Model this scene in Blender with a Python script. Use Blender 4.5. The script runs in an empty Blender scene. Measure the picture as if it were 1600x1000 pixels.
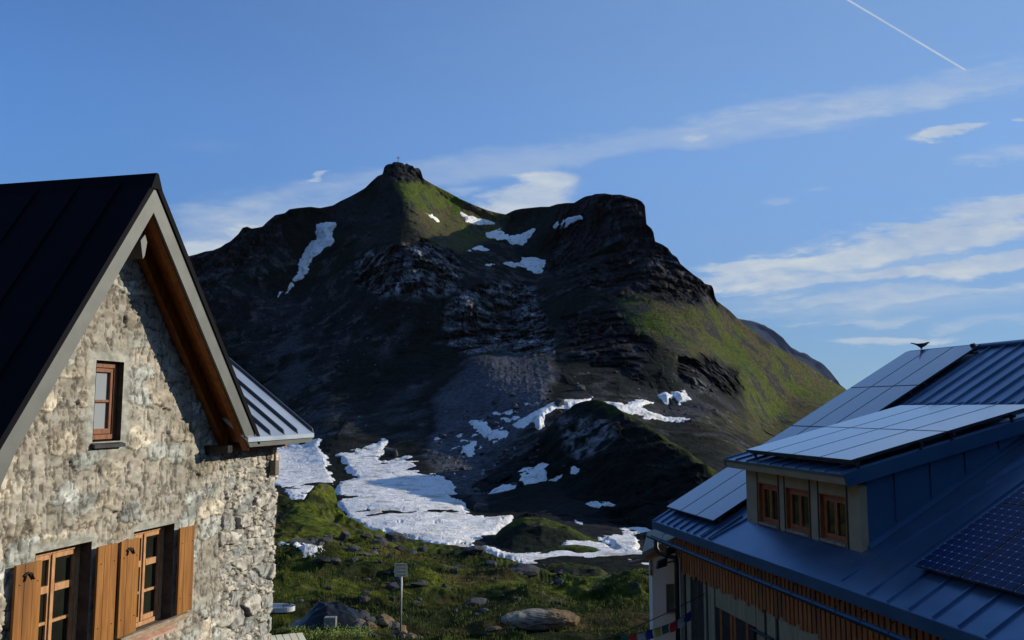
import bpy, bmesh, math, random
import numpy as np
from mathutils import Vector
random.seed(7)
rng = np.random.default_rng(11)
R = math.radians
scene = bpy.context.scene
col = scene.collection
# ------------------------------------------------------------------ camera
F, HOR = 1300.0, 638.0
PITCH = math.atan((HOR - 500) / F)
CP, SP = math.cos(PITCH), math.sin(PITCH)
cam_d = bpy.data.cameras.new('camera')
cam = bpy.data.objects.new('camera', cam_d)
col.objects.link(cam)
cam.location = (0, 0, 0)
cam.rotation_euler = (R(90) + PITCH, 0, 0)
cam_d.sensor_width = 36.0
cam_d.lens = 36.0 * F / 1600.0
cam_d.clip_start = 0.1
cam_d.clip_end = 20000
scene.camera = cam
# ------------------------------------------------------------------ light
SUN_AZ, SUN_EL = R(70), R(18.5)
sun_d = bpy.data.lights.new('sun', 'SUN')
sun = bpy.data.objects.new('sun', sun_d)
col.objects.link(sun)
sdir = Vector((math.sin(SUN_AZ) * math.cos(SUN_EL), math.cos(SUN_AZ) * math.cos(SUN_EL), math.sin(SUN_EL)))
sun.rotation_euler = sdir.to_track_quat('Z', 'Y').to_euler()
sun_d.energy = 5.0
sun_d.angle = R(0.5)
sun_d.color = (1.0, 0.88, 0.68)
scene.view_settings.view_transform = 'Standard'
scene.view_settings.look = 'None'
scene.view_settings.gamma = 1
scene.view_settings.exposure = 0
scene.cycles.max_bounces = 6
SKY_STR = 0.12
HAZE = 1.1e-5

def rays(x, y):
    x = np.asarray(x, float); y = np.asarray(y, float)
    a = (x - 800) / F; b = (500 - y) / F
    yy = CP - b * SP; zz = SP + b * CP
    return a / yy, zz / yy          # tangent of azimuth, tangent of elevation (per metre of Y)
def uv(x, y):
    a, b = rays(x, y); return float(a), float(b)
def at(x, y, Y):
    a, b = uv(x, y); return np.array([a * Y, Y, b * Y])

# ------------------------------------------------------------------ node helper
class NX:
    def __init__(s, nt): s.nt = nt
    def n(s, t, **k):
        o = s.nt.nodes.new(t)
        for a, b in k.items(): setattr(o, a, b)
        return o
    def put(s, sock, v):
        if isinstance(v, bpy.types.NodeSocket): s.nt.links.new(v, sock)
        elif v is not None:
            if isinstance(v, (tuple, list)) and len(v) == 3 and sock.type == 'RGBA': v = (*v, 1)
            sock.default_value = v
    def m(s, op, a, b=None, c=None, clamp=False):
        o = s.n('ShaderNodeMath', operation=op, use_clamp=clamp)
        s.put(o.inputs[0], a); s.put(o.inputs[1], b); s.put(o.inputs[2], c)
        return o.outputs[0]
    def vm(s, op, a, b=None):
        o = s.n('ShaderNodeVectorMath', operation=op)
        s.put(o.inputs[0], a); s.put(o.inputs[1], b)
        return o.outputs['Value'] if op in ('DOT_PRODUCT', 'LENGTH') else o.outputs[0]
    def noise(s, vec, scale, detail=4, rough=0.55, dist=0.0):
        o = s.n('ShaderNodeTexNoise')
        s.put(o.inputs['Vector'], vec); s.put(o.inputs['Scale'], scale); s.put(o.inputs['Detail'], detail)
        s.put(o.inputs['Roughness'], rough); s.put(o.inputs['Distortion'], dist)
        return o.outputs['Fac']
    def ss(s, v, a, b, lo=0.0, hi=1.0):
        o = s.n('ShaderNodeMapRange', interpolation_type='SMOOTHSTEP')
        s.put(o.inputs[0], v); s.put(o.inputs[1], a); s.put(o.inputs[2], b); s.put(o.inputs[3], lo); s.put(o.inputs[4], hi)
        return o.outputs[0]
    def mix(s, f, a, b, mode='MIX'):
        o = s.n('ShaderNodeMix', data_type='RGBA', blend_type=mode)
        s.put(o.inputs[0], f); s.put(o.inputs[6], a); s.put(o.inputs[7], b)
        return o.outputs[2]

# ------------------------------------------------------------------ world: Nishita sky, wisps of cloud and a contrail
world = bpy.data.worlds.new('World'); scene.world = world
world.use_nodes = True
nt = world.node_tree; nt.nodes.clear()
X = NX(nt)
sky = X.n('ShaderNodeTexSky', sky_type='NISHITA', sun_disc=False, sun_elevation=SUN_EL, sun_rotation=SUN_AZ,
          altitude=2000, air_density=1.0, dust_density=0.6, ozone_density=2.2)
tc = X.n('ShaderNodeTexCoord')
D = tc.outputs['Generated']
sx = X.n('ShaderNodeSeparateXYZ'); X.put(sx.inputs[0], D)
yab = X.m('MAXIMUM', X.m('ABSOLUTE', sx.outputs[1]), 0.05)
U = X.m('DIVIDE', sx.outputs[0], yab)
V = X.m('DIVIDE', sx.outputs[2], yab)
cmb = X.n('ShaderNodeCombineXYZ'); X.put(cmb.inputs[0], U); X.put(cmb.inputs[1], X.m('MULTIPLY', V, 3.2))
UV = cmb.outputs[0]
n1c = X.noise(UV, 5.0, 9, 0.62, 0.4)
n2c = X.noise(UV, 22.0, 7, 0.6, 0.3)
nz = X.m('ADD', X.m('MULTIPLY', X.m('SUBTRACT', n1c, 0.5), 1.5), X.m('MULTIPLY', X.m('SUBTRACT', n2c, 0.5), 0.8))
wu = X.m('ADD', U, X.m('MULTIPLY', X.m('SUBTRACT', n2c, 0.5), 0.03))
wv = X.m('ADD', V, X.m('MULTIPLY', X.m('SUBTRACT', n1c, 0.5), 0.05))
cm2 = X.n('ShaderNodeCombineXYZ'); X.put(cm2.inputs[0], X.m('MULTIPLY', U, 2.2)); X.put(cm2.inputs[1], X.m('MULTIPLY', X.m('SUBTRACT', wv, X.m('MULTIPLY', U, 0.13)), 26.0)); cm2.inputs[2].default_value = 3.3
nzs = X.m('ADD', X.m('MULTIPLY', X.m('SUBTRACT', X.noise(cm2.outputs[0], 1.6, 8, 0.6, 0.3), 0.47), 3.2), X.m('MULTIPLY', X.m('SUBTRACT', n2c, 0.5), 0.9))
def blob(px, py, rx, ry, slope, soft, nk, amt):
    """one cloud: centre, half sizes and tilt of its direction in the sky"""
    u0, v0 = uv(px, py)
    du = X.m('SUBTRACT', wu, u0); dv = X.m('SUBTRACT', wv, v0)
    dv = X.m('SUBTRACT', dv, X.m('MULTIPLY', du, slope))
    a = X.m('DIVIDE', du, rx / F); b = X.m('DIVIDE', dv, ry / F)
    r = X.m('SQRT', X.m('ADD', X.m('MULTIPLY', a, a), X.m('MULTIPLY', b, b)))
    v = X.m('ADD', X.m('SUBTRACT', 1.0, r), X.m('MULTIPLY', nzs if (rx > 150 and ry < 60) else nz, nk))
    return X.ss(v, 0.0, soft, 0.0, amt)
CL = [(1000, 225, 900, 30, 0.16, 0.8, 0.55, 0.30), (1450, 140, 380, 34, 0.16, 0.8, 0.8, 0.28),
      (430, 340, 280, 62, 0.12, 1.0, 0.6, 0.45), (810, 325, 120, 50, 0.30, 0.45, 0.8, 0.85), (858, 278, 60, 17, -0.05, 0.5, 0.9, 0.75), (730, 297, 50, 8, 0.05, .9, 1., .3),
      (300, 390, 75, 22, 0.12, 0.5, 0.8, 0.85), (385, 352, 36, 12, 0.0, 0.6, 1.0, 0.65), (500, 277, 24, 7, 0.3, 0.6, 1.4, 0.7),
      (1485, 205, 85, 11, 0.13, 0.6, 1.6, 0.8), (1592, 192, 26, 8, 0.0, 0.8, 1.4, 0.7), (1092, 213, 26, 5, 0.1, 0.8, 1.4, 0.35),
      (1400, 390, 420, 30, 0.16, 0.6, 0.75, 0.8), (1560, 335, 250, 34, 0.22, 0.6, 0.8, 0.8), (1350, 420, 400, 44, 0.10, 1.1, 0.5, 0.35), (1300, 437, 330, 13, 0.07, 0.7, 1.0, 0.6),
      (1560, 413, 220, 18, 0.14, 0.7, 1.0, 0.7),
      (1400, 470, 420, 50, 0.05, 1.2, 0.5, 0.35), (1390, 531, 130, 9, 0.02, 0.6, 0.9, 0.7), (1500, 505, 160, 12, 0.05, 1.0, 1.3, 0.35),
      (1220, 312, 34, 9, 0.0, 0.9, 1.4, 0.22), (1275, 297, 34, 6, 0.0, 0.9, 1.4, 0.22), (1570, 238, 90, 14, 0.1, 1.0, 1.5, 0.35),
      (330, 230, 110, 16, -0.1, 1.5, 1.0, 0.10), (1480, 452, 300, 16, 0.08, 0.8, 1.2, 0.4), (1340, 500, 260, 10, 0.03, 0.8, 1.3, 0.35), (1180, 412, 130, 12, 0.1, 0.6, 1.0, 0.7), (1500, 358, 220, 12, 0.2, 0.7, 1.3, 0.5)]
acc = None
for c in CL:
    b = blob(*c)
    acc = b if acc is None else X.m('SUBTRACT', X.m('ADD', acc, b), X.m('MULTIPLY', acc, b))
# contrail: great circle between two directions
def dirv(x, y): return Vector(at(x, y, 1)).normalized()
da, db = dirv(1285, -24), dirv(1511, 111)
nn = da.cross(db).normalized(); tt = (db - da).normalized(); L0, L1 = da.dot(tt), db.dot(tt)
dist = X.m('ABSOLUTE', X.vm('DOT_PRODUCT', D, tuple(nn)))
along = X.vm('DOT_PRODUCT', D, tuple(tt))
band = X.ss(dist, 0.0004, 0.00125, 1.0, 0.0)
fade = X.m('MULTIPLY', X.ss(along, L1 - 0.004, L1 + 0.001, 1.0, 0.0), X.ss(along, L0 - 0.3, L0 - 0.1, 0.0, 1.0))
con = X.m('MULTIPLY', X.m('MULTIPLY', band, fade), 0.75)
acc = X.m('MAXIMUM', acc, con)
up = X.ss(sx.outputs[2], 0.0, 0.02)
acc = X.m('MULTIPLY', acc, up)
ev = X.ss(sx.outputs[2], 0.02, 0.36, 0.50, 1.08)
evc = X.n('ShaderNodeCombineXYZ')
for i_, k_ in enumerate((SKY_STR * 0.74, SKY_STR * 1.10, SKY_STR * 1.52)): X.put(evc.inputs[i_], X.m('MULTIPLY', ev, k_))
skyc = X.mix(1.0, sky.outputs[0], evc.outputs[0], 'MULTIPLY')
veil = X.m('MULTIPLY', X.ss(U, -0.75, 0.65, 0.0, 0.62), X.ss(nz, -1.2, 0.8, 0.75, 1.15))       # thin high veil, denser towards the sun
skyc = X.mix(veil, skyc, (0.235, 0.375, 0.585))
cloudc = X.mix(X.ss(nz, -0.4, 0.5), (0.40, 0.50, 0.66), (0.68, 0.72, 0.72))
final = X.mix(acc, skyc, cloudc)
bg = X.n('ShaderNodeBackground'); X.put(bg.inputs[0], final); bg.inputs[1].default_value = 1.0
wo = X.n('ShaderNodeOutputWorld'); nt.links.new(bg.outputs[0], wo.inputs[0])

# ------------------------------------------------------------------ numpy noise
def _h(ix, iy, iz, seed):
    h = (ix.astype(np.uint32) * np.uint32(374761393) + iy.astype(np.uint32) * np.uint32(668265263)
         + iz.astype(np.uint32) * np.uint32(2147483647 - 58) + np.uint32((seed * 974711 + 12345) & 0xffffffff))
    h ^= h >> np.uint32(13); h *= np.uint32(1274126177); h ^= h >> np.uint32(16)
    h *= np.uint32(2246822519); h ^= h >> np.uint32(13)
    return (h & np.uint32(0xffffff)).astype(np.float32) / np.float32(0xffffff)
def vn(P, wl, seed=0):
    """value noise, 0..1"""
    Q = np.asarray(P, np.float64) / wl + 1000.37
    I = np.floor(Q).astype(np.int64); f = (Q - I).astype(np.float32)
    f = f * f * f * (f * (f * 6 - 15) + 10)
    r = 0
    for dx in (0, 1):
        for dy in (0, 1):
            for dz in (0, 1):
                w = (f[:, 0] if dx else 1 - f[:, 0]) * (f[:, 1] if dy else 1 - f[:, 1]) * (f[:, 2] if dz else 1 - f[:, 2])
                r = r + w * _h(I[:, 0] + dx, I[:, 1] + dy, I[:, 2] + dz, seed)
    return r
def fbm(P, wl, oct=4, gain=0.5, seed=0):
    r = 0; a = 1; s = 0
    for k in range(oct):
        r = r + a * (vn(P, wl / 2 ** k, seed + k) - 0.5); s += a; a *= gain
    return r / s * 2
def ridged(P, wl, oct=4, gain=0.55, seed=0):
    r = 0; a = 1; s = 0
    for k in range(oct):
        r = r + a * (1 - np.abs(2 * vn(P, wl / 2 ** k, seed + k) - 1)); s += a; a *= gain
    return r / s
def voro(P2, cell, seed=0):
    """2-D cells: nearest distance, gap to second nearest, id"""
    Q = P2 / cell + 500.0
    I = np.floor(Q).astype(np.int64)
    d1 = np.full(len(Q), 9.0); d2 = np.full(len(Q), 9.0); idv = np.zeros(len(Q)); ox = np.zeros(len(Q)); oy = np.zeros(len(Q))
    z0 = np.zeros(len(Q), np.int64)
    for dx in (-1, 0, 1):
        for dy in (-1, 0, 1):
            cx, cy = I[:, 0] + dx, I[:, 1] + dy
            px = cx + 0.1 + 0.8 * _h(cx, cy, z0, seed); py = cy + 0.1 + 0.8 * _h(cx, cy, z0 + 1, seed)
            d = np.hypot(px - Q[:, 0], py - Q[:, 1]); i = _h(cx, cy, z0 + 2, seed)
            m = d < d1
            d2 = np.where(m, d1, np.minimum(d2, d)); idv = np.where(m, i, idv); ox = np.where(m, Q[:, 0] - px, ox); oy = np.where(m, Q[:, 1] - py, oy); d1 = np.where(m, d, d1)
    return d1, d2 - d1, idv, ox, oy
def sst(x, a, b):
    t = np.clip((x - a) / (b - a), 0, 1); return t * t * (3 - 2 * t)
def sdpoly(px, py, poly):
    """signed distance in pixels, positive inside"""
    poly = np.array(poly, float); n = len(poly)
    d = np.full(px.shape, 1e9); ins = np.zeros(px.shape, bool)
    for i in range(n):
        a = poly[i]; b = poly[(i + 1) % n]; e = b - a
        t = np.clip(((px - a[0]) * e[0] + (py - a[1]) * e[1]) / (e @ e + 1e-9), 0, 1)
        d = np.minimum(d, np.hypot(px - a[0] - t * e[0], py - a[1] - t * e[1]))
        c = ((a[1] > py) != (b[1] > py)) & (px < (b[0] - a[0]) * (py - a[1]) / (b[1] - a[1] + 1e-12) + a[0])
        ins ^= c
    return np.where(ins, d, -d)

# ------------------------------------------------------------------ object helpers
def tag(o, label=None, cat=None, group=None, kind=None):
    for k, v in (('label', label), ('category', cat), ('group', group), ('kind', kind)):
        if v: o[k] = v
    return o
def empty(name, loc, label=None, cat=None, group=None):
    o = bpy.data.objects.new(name, None); col.objects.link(o)
    o.location = tuple(float(v) for v in loc); o.empty_display_size = 0.2
    return tag(o, label, cat, group)
def origin(o):
    v = np.zeros(3)
    while o is not None:
        v = v + np.array(o.location); o = o.parent
    return v
def link_mesh(name, me, parent=None, loc=None):
    o = bpy.data.objects.new(name, me); col.objects.link(o)
    if parent is not None: o.parent = parent
    if loc is not None: o.location = tuple(float(v) for v in loc)
    return o
def grid_mesh(name, V3, nr, nc, mask=None, colr=None, smooth=True, mat=None, loc=(0, 0, 0)):
    """regular grid of vertices (nr rows, nc columns) as a mesh, built fast"""
    i = np.arange(nr - 1)[:, None] * nc + np.arange(nc - 1)[None, :]
    q = np.stack([i, i + 1, i + nc + 1, i + nc], -1).reshape(-1, 4)
    if mask is not None: q = q[mask.reshape(-1)]
    used = np.unique(q); remap = np.full(nr * nc, -1, np.int64); remap[used] = np.arange(len(used))
    q = remap[q]; V3 = V3[used]
    me = bpy.data.meshes.new(name)
    me.vertices.add(len(V3)); me.vertices.foreach_set('co', (V3 - np.array(loc)).astype(np.float32).ravel())
    me.loops.add(len(q) * 4); me.loops.foreach_set('vertex_index', q.astype(np.int32).ravel())
    me.polygons.add(len(q)); me.polygons.foreach_set('loop_start', np.arange(0, len(q) * 4, 4, dtype=np.int32))
    me.polygons.foreach_set('use_smooth', np.full(len(q), smooth))
    me.update(); me.validate()
    if colr is not None:
        at_ = me.color_attributes.new('Col', 'FLOAT_COLOR', 'POINT')
        c4 = np.ones((len(V3), 4), np.float32); c4[:, :3] = colr[used]
        at_.data.foreach_set('color', c4.ravel())
    if mat: me.materials.append(mat)
    return me

class MB:
    """collects shapes in a local frame and links them as one mesh"""
    def __init__(s, frame=None): s.v = []; s.f = []; s.mi = []; s.uv = []; s.fr = frame; s.cur = 0
    def add(s, verts, faces, uvs=None):
        o = len(s.v)
        for p in verts:
            s.v.append(tuple(s.fr(*p)) if s.fr else tuple(p))
        for k, f in enumerate(faces):
            s.f.append([i + o for i in f]); s.mi.append(s.cur); s.uv.append(uvs[k] if uvs else None)
        return s
    def box(s, a, b):
        (x0, y0, z0), (x1, y1, z1) = a, b
        v = [(x0, y0, z0), (x1, y0, z0), (x1, y1, z0), (x0, y1, z0), (x0, y0, z1), (x1, y0, z1), (x1, y1, z1), (x0, y1, z1)]
        return s.add(v, [(0, 3, 2, 1), (4, 5, 6, 7), (0, 1, 5, 4), (1, 2, 6, 5), (2, 3, 7, 6), (3, 0, 4, 7)])
    def hexa(s, v):   # eight corners, bottom four then top four
        return s.add(v, [(0, 3, 2, 1), (4, 5, 6, 7), (0, 1, 5, 4), (1, 2, 6, 5), (2, 3, 7, 6), (3, 0, 4, 7)])
    def prism(s, poly, ax, a, b):
        """polygon (two coords) swept along axis ax from a to b"""
        def mk(p, t):
            q = list(p); q.insert(ax, t); return tuple(q)
        n = len(poly)
        v = [mk(p, a) for p in poly] + [mk(p, b) for p in poly]
        f = [tuple(range(n)), tuple(range(2 * n - 1, n - 1, -1))] + [(i, (i + 1) % n, n + (i + 1) % n, n + i) for i in range(n)]
        return s.add(v, f)
    def tube(s, pts, r, n=10, cap=True):
        P = [Vector(s.fr(*p)) if s.fr else Vector(p) for p in pts]
        o = len(s.v)
        prev = None
        for i, p in enumerate(P):
            d = (P[min(i + 1, len(P) - 1)] - P[max(i - 1, 0)]).normalized()
            a = d.orthogonal().normalized() if prev is None else (prev - d * prev.dot(d)).normalized()
            prev = a; b = d.cross(a); rr = r[i] if isinstance(r, (list, tuple)) else r
            for k in range(n):
                t = 2 * math.pi * k / n
                s.v.append(tuple(p + a * (rr * math.cos(t)) + b * (rr * math.sin(t))))
        for i in range(len(P) - 1):
            for k in range(n):
                s.f.append([o + i * n + k, o + i * n + (k + 1) % n, o + (i + 1) * n + (k + 1) % n, o + (i + 1) * n + k]); s.mi.append(s.cur); s.uv.append(None)
        if cap:
            s.f.append([o + k for k in range(n)][::-1]); s.mi.append(s.cur); s.uv.append(None)
            s.f.append([o + (len(P) - 1) * n + k for k in range(n)]); s.mi.append(s.cur); s.uv.append(None)
        return s
    def build(s, name, mats, parent=None, label=None, cat=None, group=None, kind=None, loc=None, smooth=False, bevel=0, nrm=True):
        if not isinstance(mats, (list, tuple)): mats = [mats]
        base = origin(parent) if parent is not None else np.zeros(3)
        if loc is not None: base = base + np.array(loc)
        me = bpy.data.meshes.new(name)
        V_ = np.array(s.v) - base
        me.from_pydata([tuple(p) for p in V_], [], s.f)
        for m in mats: me.materials.append(m)
        me.polygons.foreach_set('material_index', s.mi)
        if any(u is not None for u in s.uv):
            ul = me.uv_layers.new(name='UVMap')
            for p, u in zip(me.polygons, s.uv):
                if u is not None:
                    for li, c in zip(p.loop_indices, u): ul.data[li].uv = c
        if nrm:
            bm = bmesh.new(); bm.from_mesh(me); bmesh.ops.recalc_face_normals(bm, faces=bm.faces); bm.to_mesh(me); bm.free()
        if smooth: me.polygons.foreach_set('use_smooth', [True] * len(me.polygons))
        o = link_mesh(name, me, parent, loc)
        if bevel:
            b = o.modifiers.new('bevel', 'BEVEL'); b.width = bevel; b.segments = 2; b.limit_method = 'ANGLE'
        return tag(o, label, cat, group, kind)

def mat(name, c1, c2=None, scale=4.0, rough=0.7, metal=0.0, spec=0.5, bump=0.0, bscale=None, stretch=(1, 1, 1), detail=6, attr=False,
        lo=0.35, hi=0.65, bdist=0.02, rvar=0.0, c3=None):
    m = bpy.data.materials.new(name); m.use_nodes = True
    nt = m.node_tree; x = NX(nt); b = nt.nodes['Principled BSDF']
    g = x.n('ShaderNodeNewGeometry')
    mp = x.n('ShaderNodeMapping'); x.put(mp.inputs[0], g.outputs['Position']); mp.inputs['Scale'].default_value = stretch
    P = mp.outputs[0]
    nz = x.noise(P, scale, detail, 0.6)
    f = x.ss(nz, lo, hi)
    c = x.mix(f, c1, c2 or c1)
    if c3:
        c = x.mix(x.ss(x.noise(P, scale * 0.23, 5, 0.6), 0.5, 0.68), c, c3)
    if attr:
        a = x.n('ShaderNodeAttribute', attribute_name='Col')
        c = x.mix(1.0, a.outputs['Color'], c, 'MULTIPLY')
    x.put(b.inputs['Base Color'], c)
    x.put(b.inputs['Roughness'], x.m('ADD', rough - rvar / 2, x.m('MULTIPLY', nz, rvar)) if rvar else rough)
    b.inputs['Metallic'].default_value = metal
    b.inputs['Specular IOR Level'].default_value = spec
    if bump:
        bn = x.n('ShaderNodeBump'); bn.inputs['Strength'].default_value = bump; bn.inputs['Distance'].default_value = bdist
        x.put(bn.inputs['Height'], x.noise(P, bscale or scale * 2, 8, 0.65)); nt.links.new(bn.outputs[0], b.inputs['Normal'])
    return m
# ------------------------------------------------------------------ terrain
M_TERR = mat('mountain_ground', (0.6, 0.6, 0.6), (1.4, 1.4, 1.4), scale=0.6, rough=0.95, spec=0.08, bump=1.0, bscale=0.8, attr=True, bdist=1.0, detail=9)
M_MEAD = mat('meadow_ground', (0.55, 0.6, 0.55), (1.5, 1.35, 1.2), scale=2.2, rough=0.95, spec=0.05, bump=0.9, bscale=9, attr=True, bdist=0.12)
M_SNOW = mat('old_snow', (0.55, 0.555, 0.57), (0.86, 0.87, 0.88), scale=1.1, lo=.3, hi=.5, rough=0.75, spec=0.3, bump=0.8, bscale=2.6, bdist=0.5, c3=(0.50, 0.48, 0.43))
M_FAR = mat('far_rock_haze', (0.012, 0.028, 0.062), (0.022, 0.042, 0.08), scale=0.02, rough=0.95, spec=0.05)  # blue of the distant haze put into the rock colour

def rbf(ctrl):
    C = np.array(ctrl, float); P = C[:, :2] / 100; n = len(P)
    k = lambda r: np.sqrt(r * r + 0.12)
    A = k(np.hypot(P[:, None, 0] - P[None, :, 0], P[:, None, 1] - P[None, :, 1])) + np.eye(n) * -0.02
    B = np.c_[np.ones(n), P]
    M = np.block([[A, B], [B.T, np.zeros((3, 3))]])
    w = np.linalg.solve(M, np.r_[np.log(C[:, 2]), 0, 0, 0])
    def f(x, y):
        x = np.asarray(x, float) / 100; y = np.asarray(y, float) / 100
        r = w[n] + w[n + 1] * x + w[n + 2] * y
        for i in range(n): r = r + w[i] * k(np.hypot(x - P[i, 0], y - P[i, 1]))
        return np.exp(r)
    return f
def poly_y(pts):
    p = np.array(pts, float); return lambda x: np.interp(x, p[:, 0], p[:, 1])
def bmask(x, y, poly, blur): return sst(sdpoly(x, y, poly), -blur, blur)

class Sheet:
    def __init__(s, top, bot, ctrl, relief): s.top = poly_y(top); s.bot = poly_y(bot); s.Y = rbf(ctrl); s.relief = relief
    def pos(s, x, y, fine=True):
        Y = s.Y(x, y); a, b = rays(x, y)
        P = np.stack([a * Y, Y, b * Y], -1)
        k, dz = s.relief(P, x, y, Y, fine)
        P = P * k[:, None]; P[:, 2] += dz
        return P
def build_sheet(name, S, x0, x1, step, rows, M, colf, back, ease=1.0, kind='structure', label=None, under=None, drop=0.5, lead=26):
    xs = np.arange(x0, x1 + 1, step); nc = len(xs)
    t = np.linspace(0, 1, rows) ** ease                    # 0 at the top line, 1 at the bottom
    yt, yb = S.top(xs), S.bot(xs)
    kw = np.exp(-0.5 * (np.arange(-60, 61) * step / 26) ** 2); kw /= kw.sum()
    ys_ = np.convolve(np.pad(yt, 60, mode='edge'), kw, 'valid') + lead; ys_ = np.maximum(ys_, yt + 3); ys_ = np.minimum(ys_, yb - 1)
    nl = max(4, int(lead / step * .9)); tl_ = np.linspace(0, 1, nl, endpoint=False)
    y = np.concatenate([yt[None, :] + (ys_ - yt)[None, :] * tl_[:, None], ys_[None, :] + (yb - ys_)[None, :] * t[:, None]]); rows = rows + nl
    x = np.broadcast_to(xs, y.shape)
    P = S.pos(x.ravel(), y.ravel()); C = colf(x.ravel(), y.ravel(), P)
    top = P[:nc]; ext = []; extc = []
    for d in back[::-1]:                                   # the far side, falling away behind the crest
        q = top.copy(); r = np.hypot(q[:, 0], q[:, 1]); q[:, :2] *= ((r + d) / r)[:, None]; q[:, 2] -= d * drop
        ext.append(q); extc.append(C[:nc])
    P = np.concatenate(ext + [P]); C = np.concatenate(extc + [C]); nr = rows + len(back)
    if under:                                              # tuck the near edge under the sheet in front
        q = P[-nc:].copy(); q[:, 1] -= under[0]; q[:, 2] -= under[1]; P = np.concatenate([P, q]); C = np.concatenate([C, C[-nc:]]); nr += 1
    o = link_mesh(name, grid_mesh(name, P[::1], nr, nc, colr=C, mat=M)); o.data.flip_normals() if False else None
    return tag(o, label=label, kind=kind)

def wfade(wl, Y, px=1.6):       # drop ripples finer than the picture could hold
    return sst(wl / (Y * px / F), 1.0, 2.4)

SKYLINE = [(-400, 520), (-100, 480), (150, 440), (296, 400), (308, 397), (320, 393), (333, 391), (345, 386), (352, 381), (360, 377), (372, 366), (379, 356), (386, 354), (393, 357), (400, 356), (410, 354), (418, 346),
           (430, 336), (445, 333), (452, 327), (465, 325), (485, 323), (500, 325), (520, 321), (532, 314), (545, 308), (558, 301), (570, 294), (580, 284), (590, 275), (598, 272), (600, 262), (603, 258), (608, 256), (612, 256), (615, 253), (622, 253), (630, 255), (632, 258),
           (635, 255), (640, 258), (645, 259), (648, 263), (652, 262), (656, 264), (659, 270), (660, 277), (664, 281), (680, 290), (700, 300), (720, 311), (740, 320), (760, 328), (775, 332), (790, 335), (800, 330), (805, 328), (815, 326), (825, 325), (845, 323),
           (858, 323), (870, 319), (885, 317), (897, 317), (905, 312), (912, 308), (918, 306), (925, 305), (930, 303), (945, 302), (955, 304), (970, 304), (985, 308), (996, 311), (1003, 315), (1008, 322), (1010, 350), (1018, 357), (1022, 365), (1023, 377), (1035, 382),
           (1044, 388), (1050, 397), (1058, 402), (1063, 412), (1075, 422), (1085, 430), (1096, 437), (1101, 443), (1112, 446), (1115, 452), (1117, 463), (1120, 470), (1140, 485), (1160, 505), (1192, 527), (1216, 543), (1240, 557), (1264, 572), (1288, 587), (1322, 610), (1345, 630), (1400, 680), (1500, 740), (1700, 800), (2000, 850)]
CTRL_M = [(-300, 500, 560), (150, 440, 565), (300, 400, 575), (380, 358, 585), (470, 325, 600), (545, 308, 615), (600, 262, 640), (625, 254, 645), (660, 277, 655), (740, 319, 685), (790, 334, 705), (850, 323, 680), (905, 312, 600), (960, 304, 555), (1008, 330, 525),
          (1030, 382, 505), (1112, 447, 485), (1160, 500, 500), (1240, 553, 520), (1320, 610, 530), (1500, 740, 520), (2000, 850, 420),
          (622, 300, 600), (642, 330, 570), (662, 370, 535), (700, 388, 530), (690, 340, 640), (740, 365, 655), (800, 372, 660), (830, 410, 610), (900, 370, 590), (600, 330, 610), (560, 380, 570), (490, 385, 600), (440, 460, 560), (420, 410, 570), (340, 450, 540),
          (600, 392, 510), (700, 402, 515), (770, 430, 525), (600, 470, 470), (700, 545, 430), (780, 548, 418), (860, 540, 405), (960, 462, 452), (1000, 458, 450), (1100, 472, 462), (900, 455, 470), (905, 540, 398), (960, 400, 510),
          (1050, 530, 400), (1130, 560, 425), (1200, 600, 445), (1270, 640, 450), (1100, 575, 375), (1140, 600, 380), (1060, 600, 330), (1200, 660, 400),
          (770, 565, 378), (770, 640, 303), (700, 690, 268), (860, 640, 270), (450, 560, 470), (350, 600, 455), (500, 640, 365), (600, 600, 395), (-200, 650, 400),
          (200, 700, 345), (450, 700, 312), (600, 700, 278), (750, 720, 230), (900, 700, 208), (1050, 645, 300), (1150, 690, 260), (1300, 710, 300), (1700, 760, 300),
          (200, 765, 160), (450, 760, 192), (600, 760, 182), (750, 770, 175), (1000, 780, 150), (1300, 780, 150), (200, 815, 115), (600, 812, 125), (800, 815, 122), (1000, 830, 112), (1400, 830, 112),
          (300, 860, 90), (700, 860, 88), (1000, 862, 88), (1400, 862, 88), (300, 895, 72), (700, 895, 72), (1000, 895, 74), (1400, 900, 72), (300, 960, 52), (1000, 960, 52), (1500, 960, 52)]
CLIFFS = [([(555, 405), (600, 383), (655, 372), (705, 392), (722, 420), (716, 448), (660, 468), (600, 466), (560, 448)], 6),
          ([(688, 490), (720, 450), (780, 440), (832, 450), (850, 490), (866, 520), (862, 548), (830, 556), (780, 548), (722, 553), (690, 535)], 5)]
DARKROCK = [([(597, 274), (602, 255), (625, 250), (650, 256), (664, 276), (640, 283), (615, 280)], 3),
            ([(895, 320), (930, 298), (1000, 305), (1015, 340), (1030, 378), (1112, 440), (1122, 475), (1060, 473), (1000, 460), (960, 464), (930, 452), (870, 440), (850, 395), (870, 350)], 12),
            ([(1055, 560), (1100, 556), (1152, 575), (1162, 612), (1100, 612), (1058, 592)], 6), ([(300, 398), (380, 350), (430, 332), (440, 370), (380, 420), (310, 470)], 14),
            ([(880, 500), (960, 490), (1010, 540), (1000, 590), (900, 560)], 16)]
TALUS = [(700, 592), (740, 562), (800, 556), (858, 560), (866, 600), (852, 632), (800, 690), (750, 730), (760, 760), (720, 775), (690, 735), (665, 720), (684, 668), (680, 625)]
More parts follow.
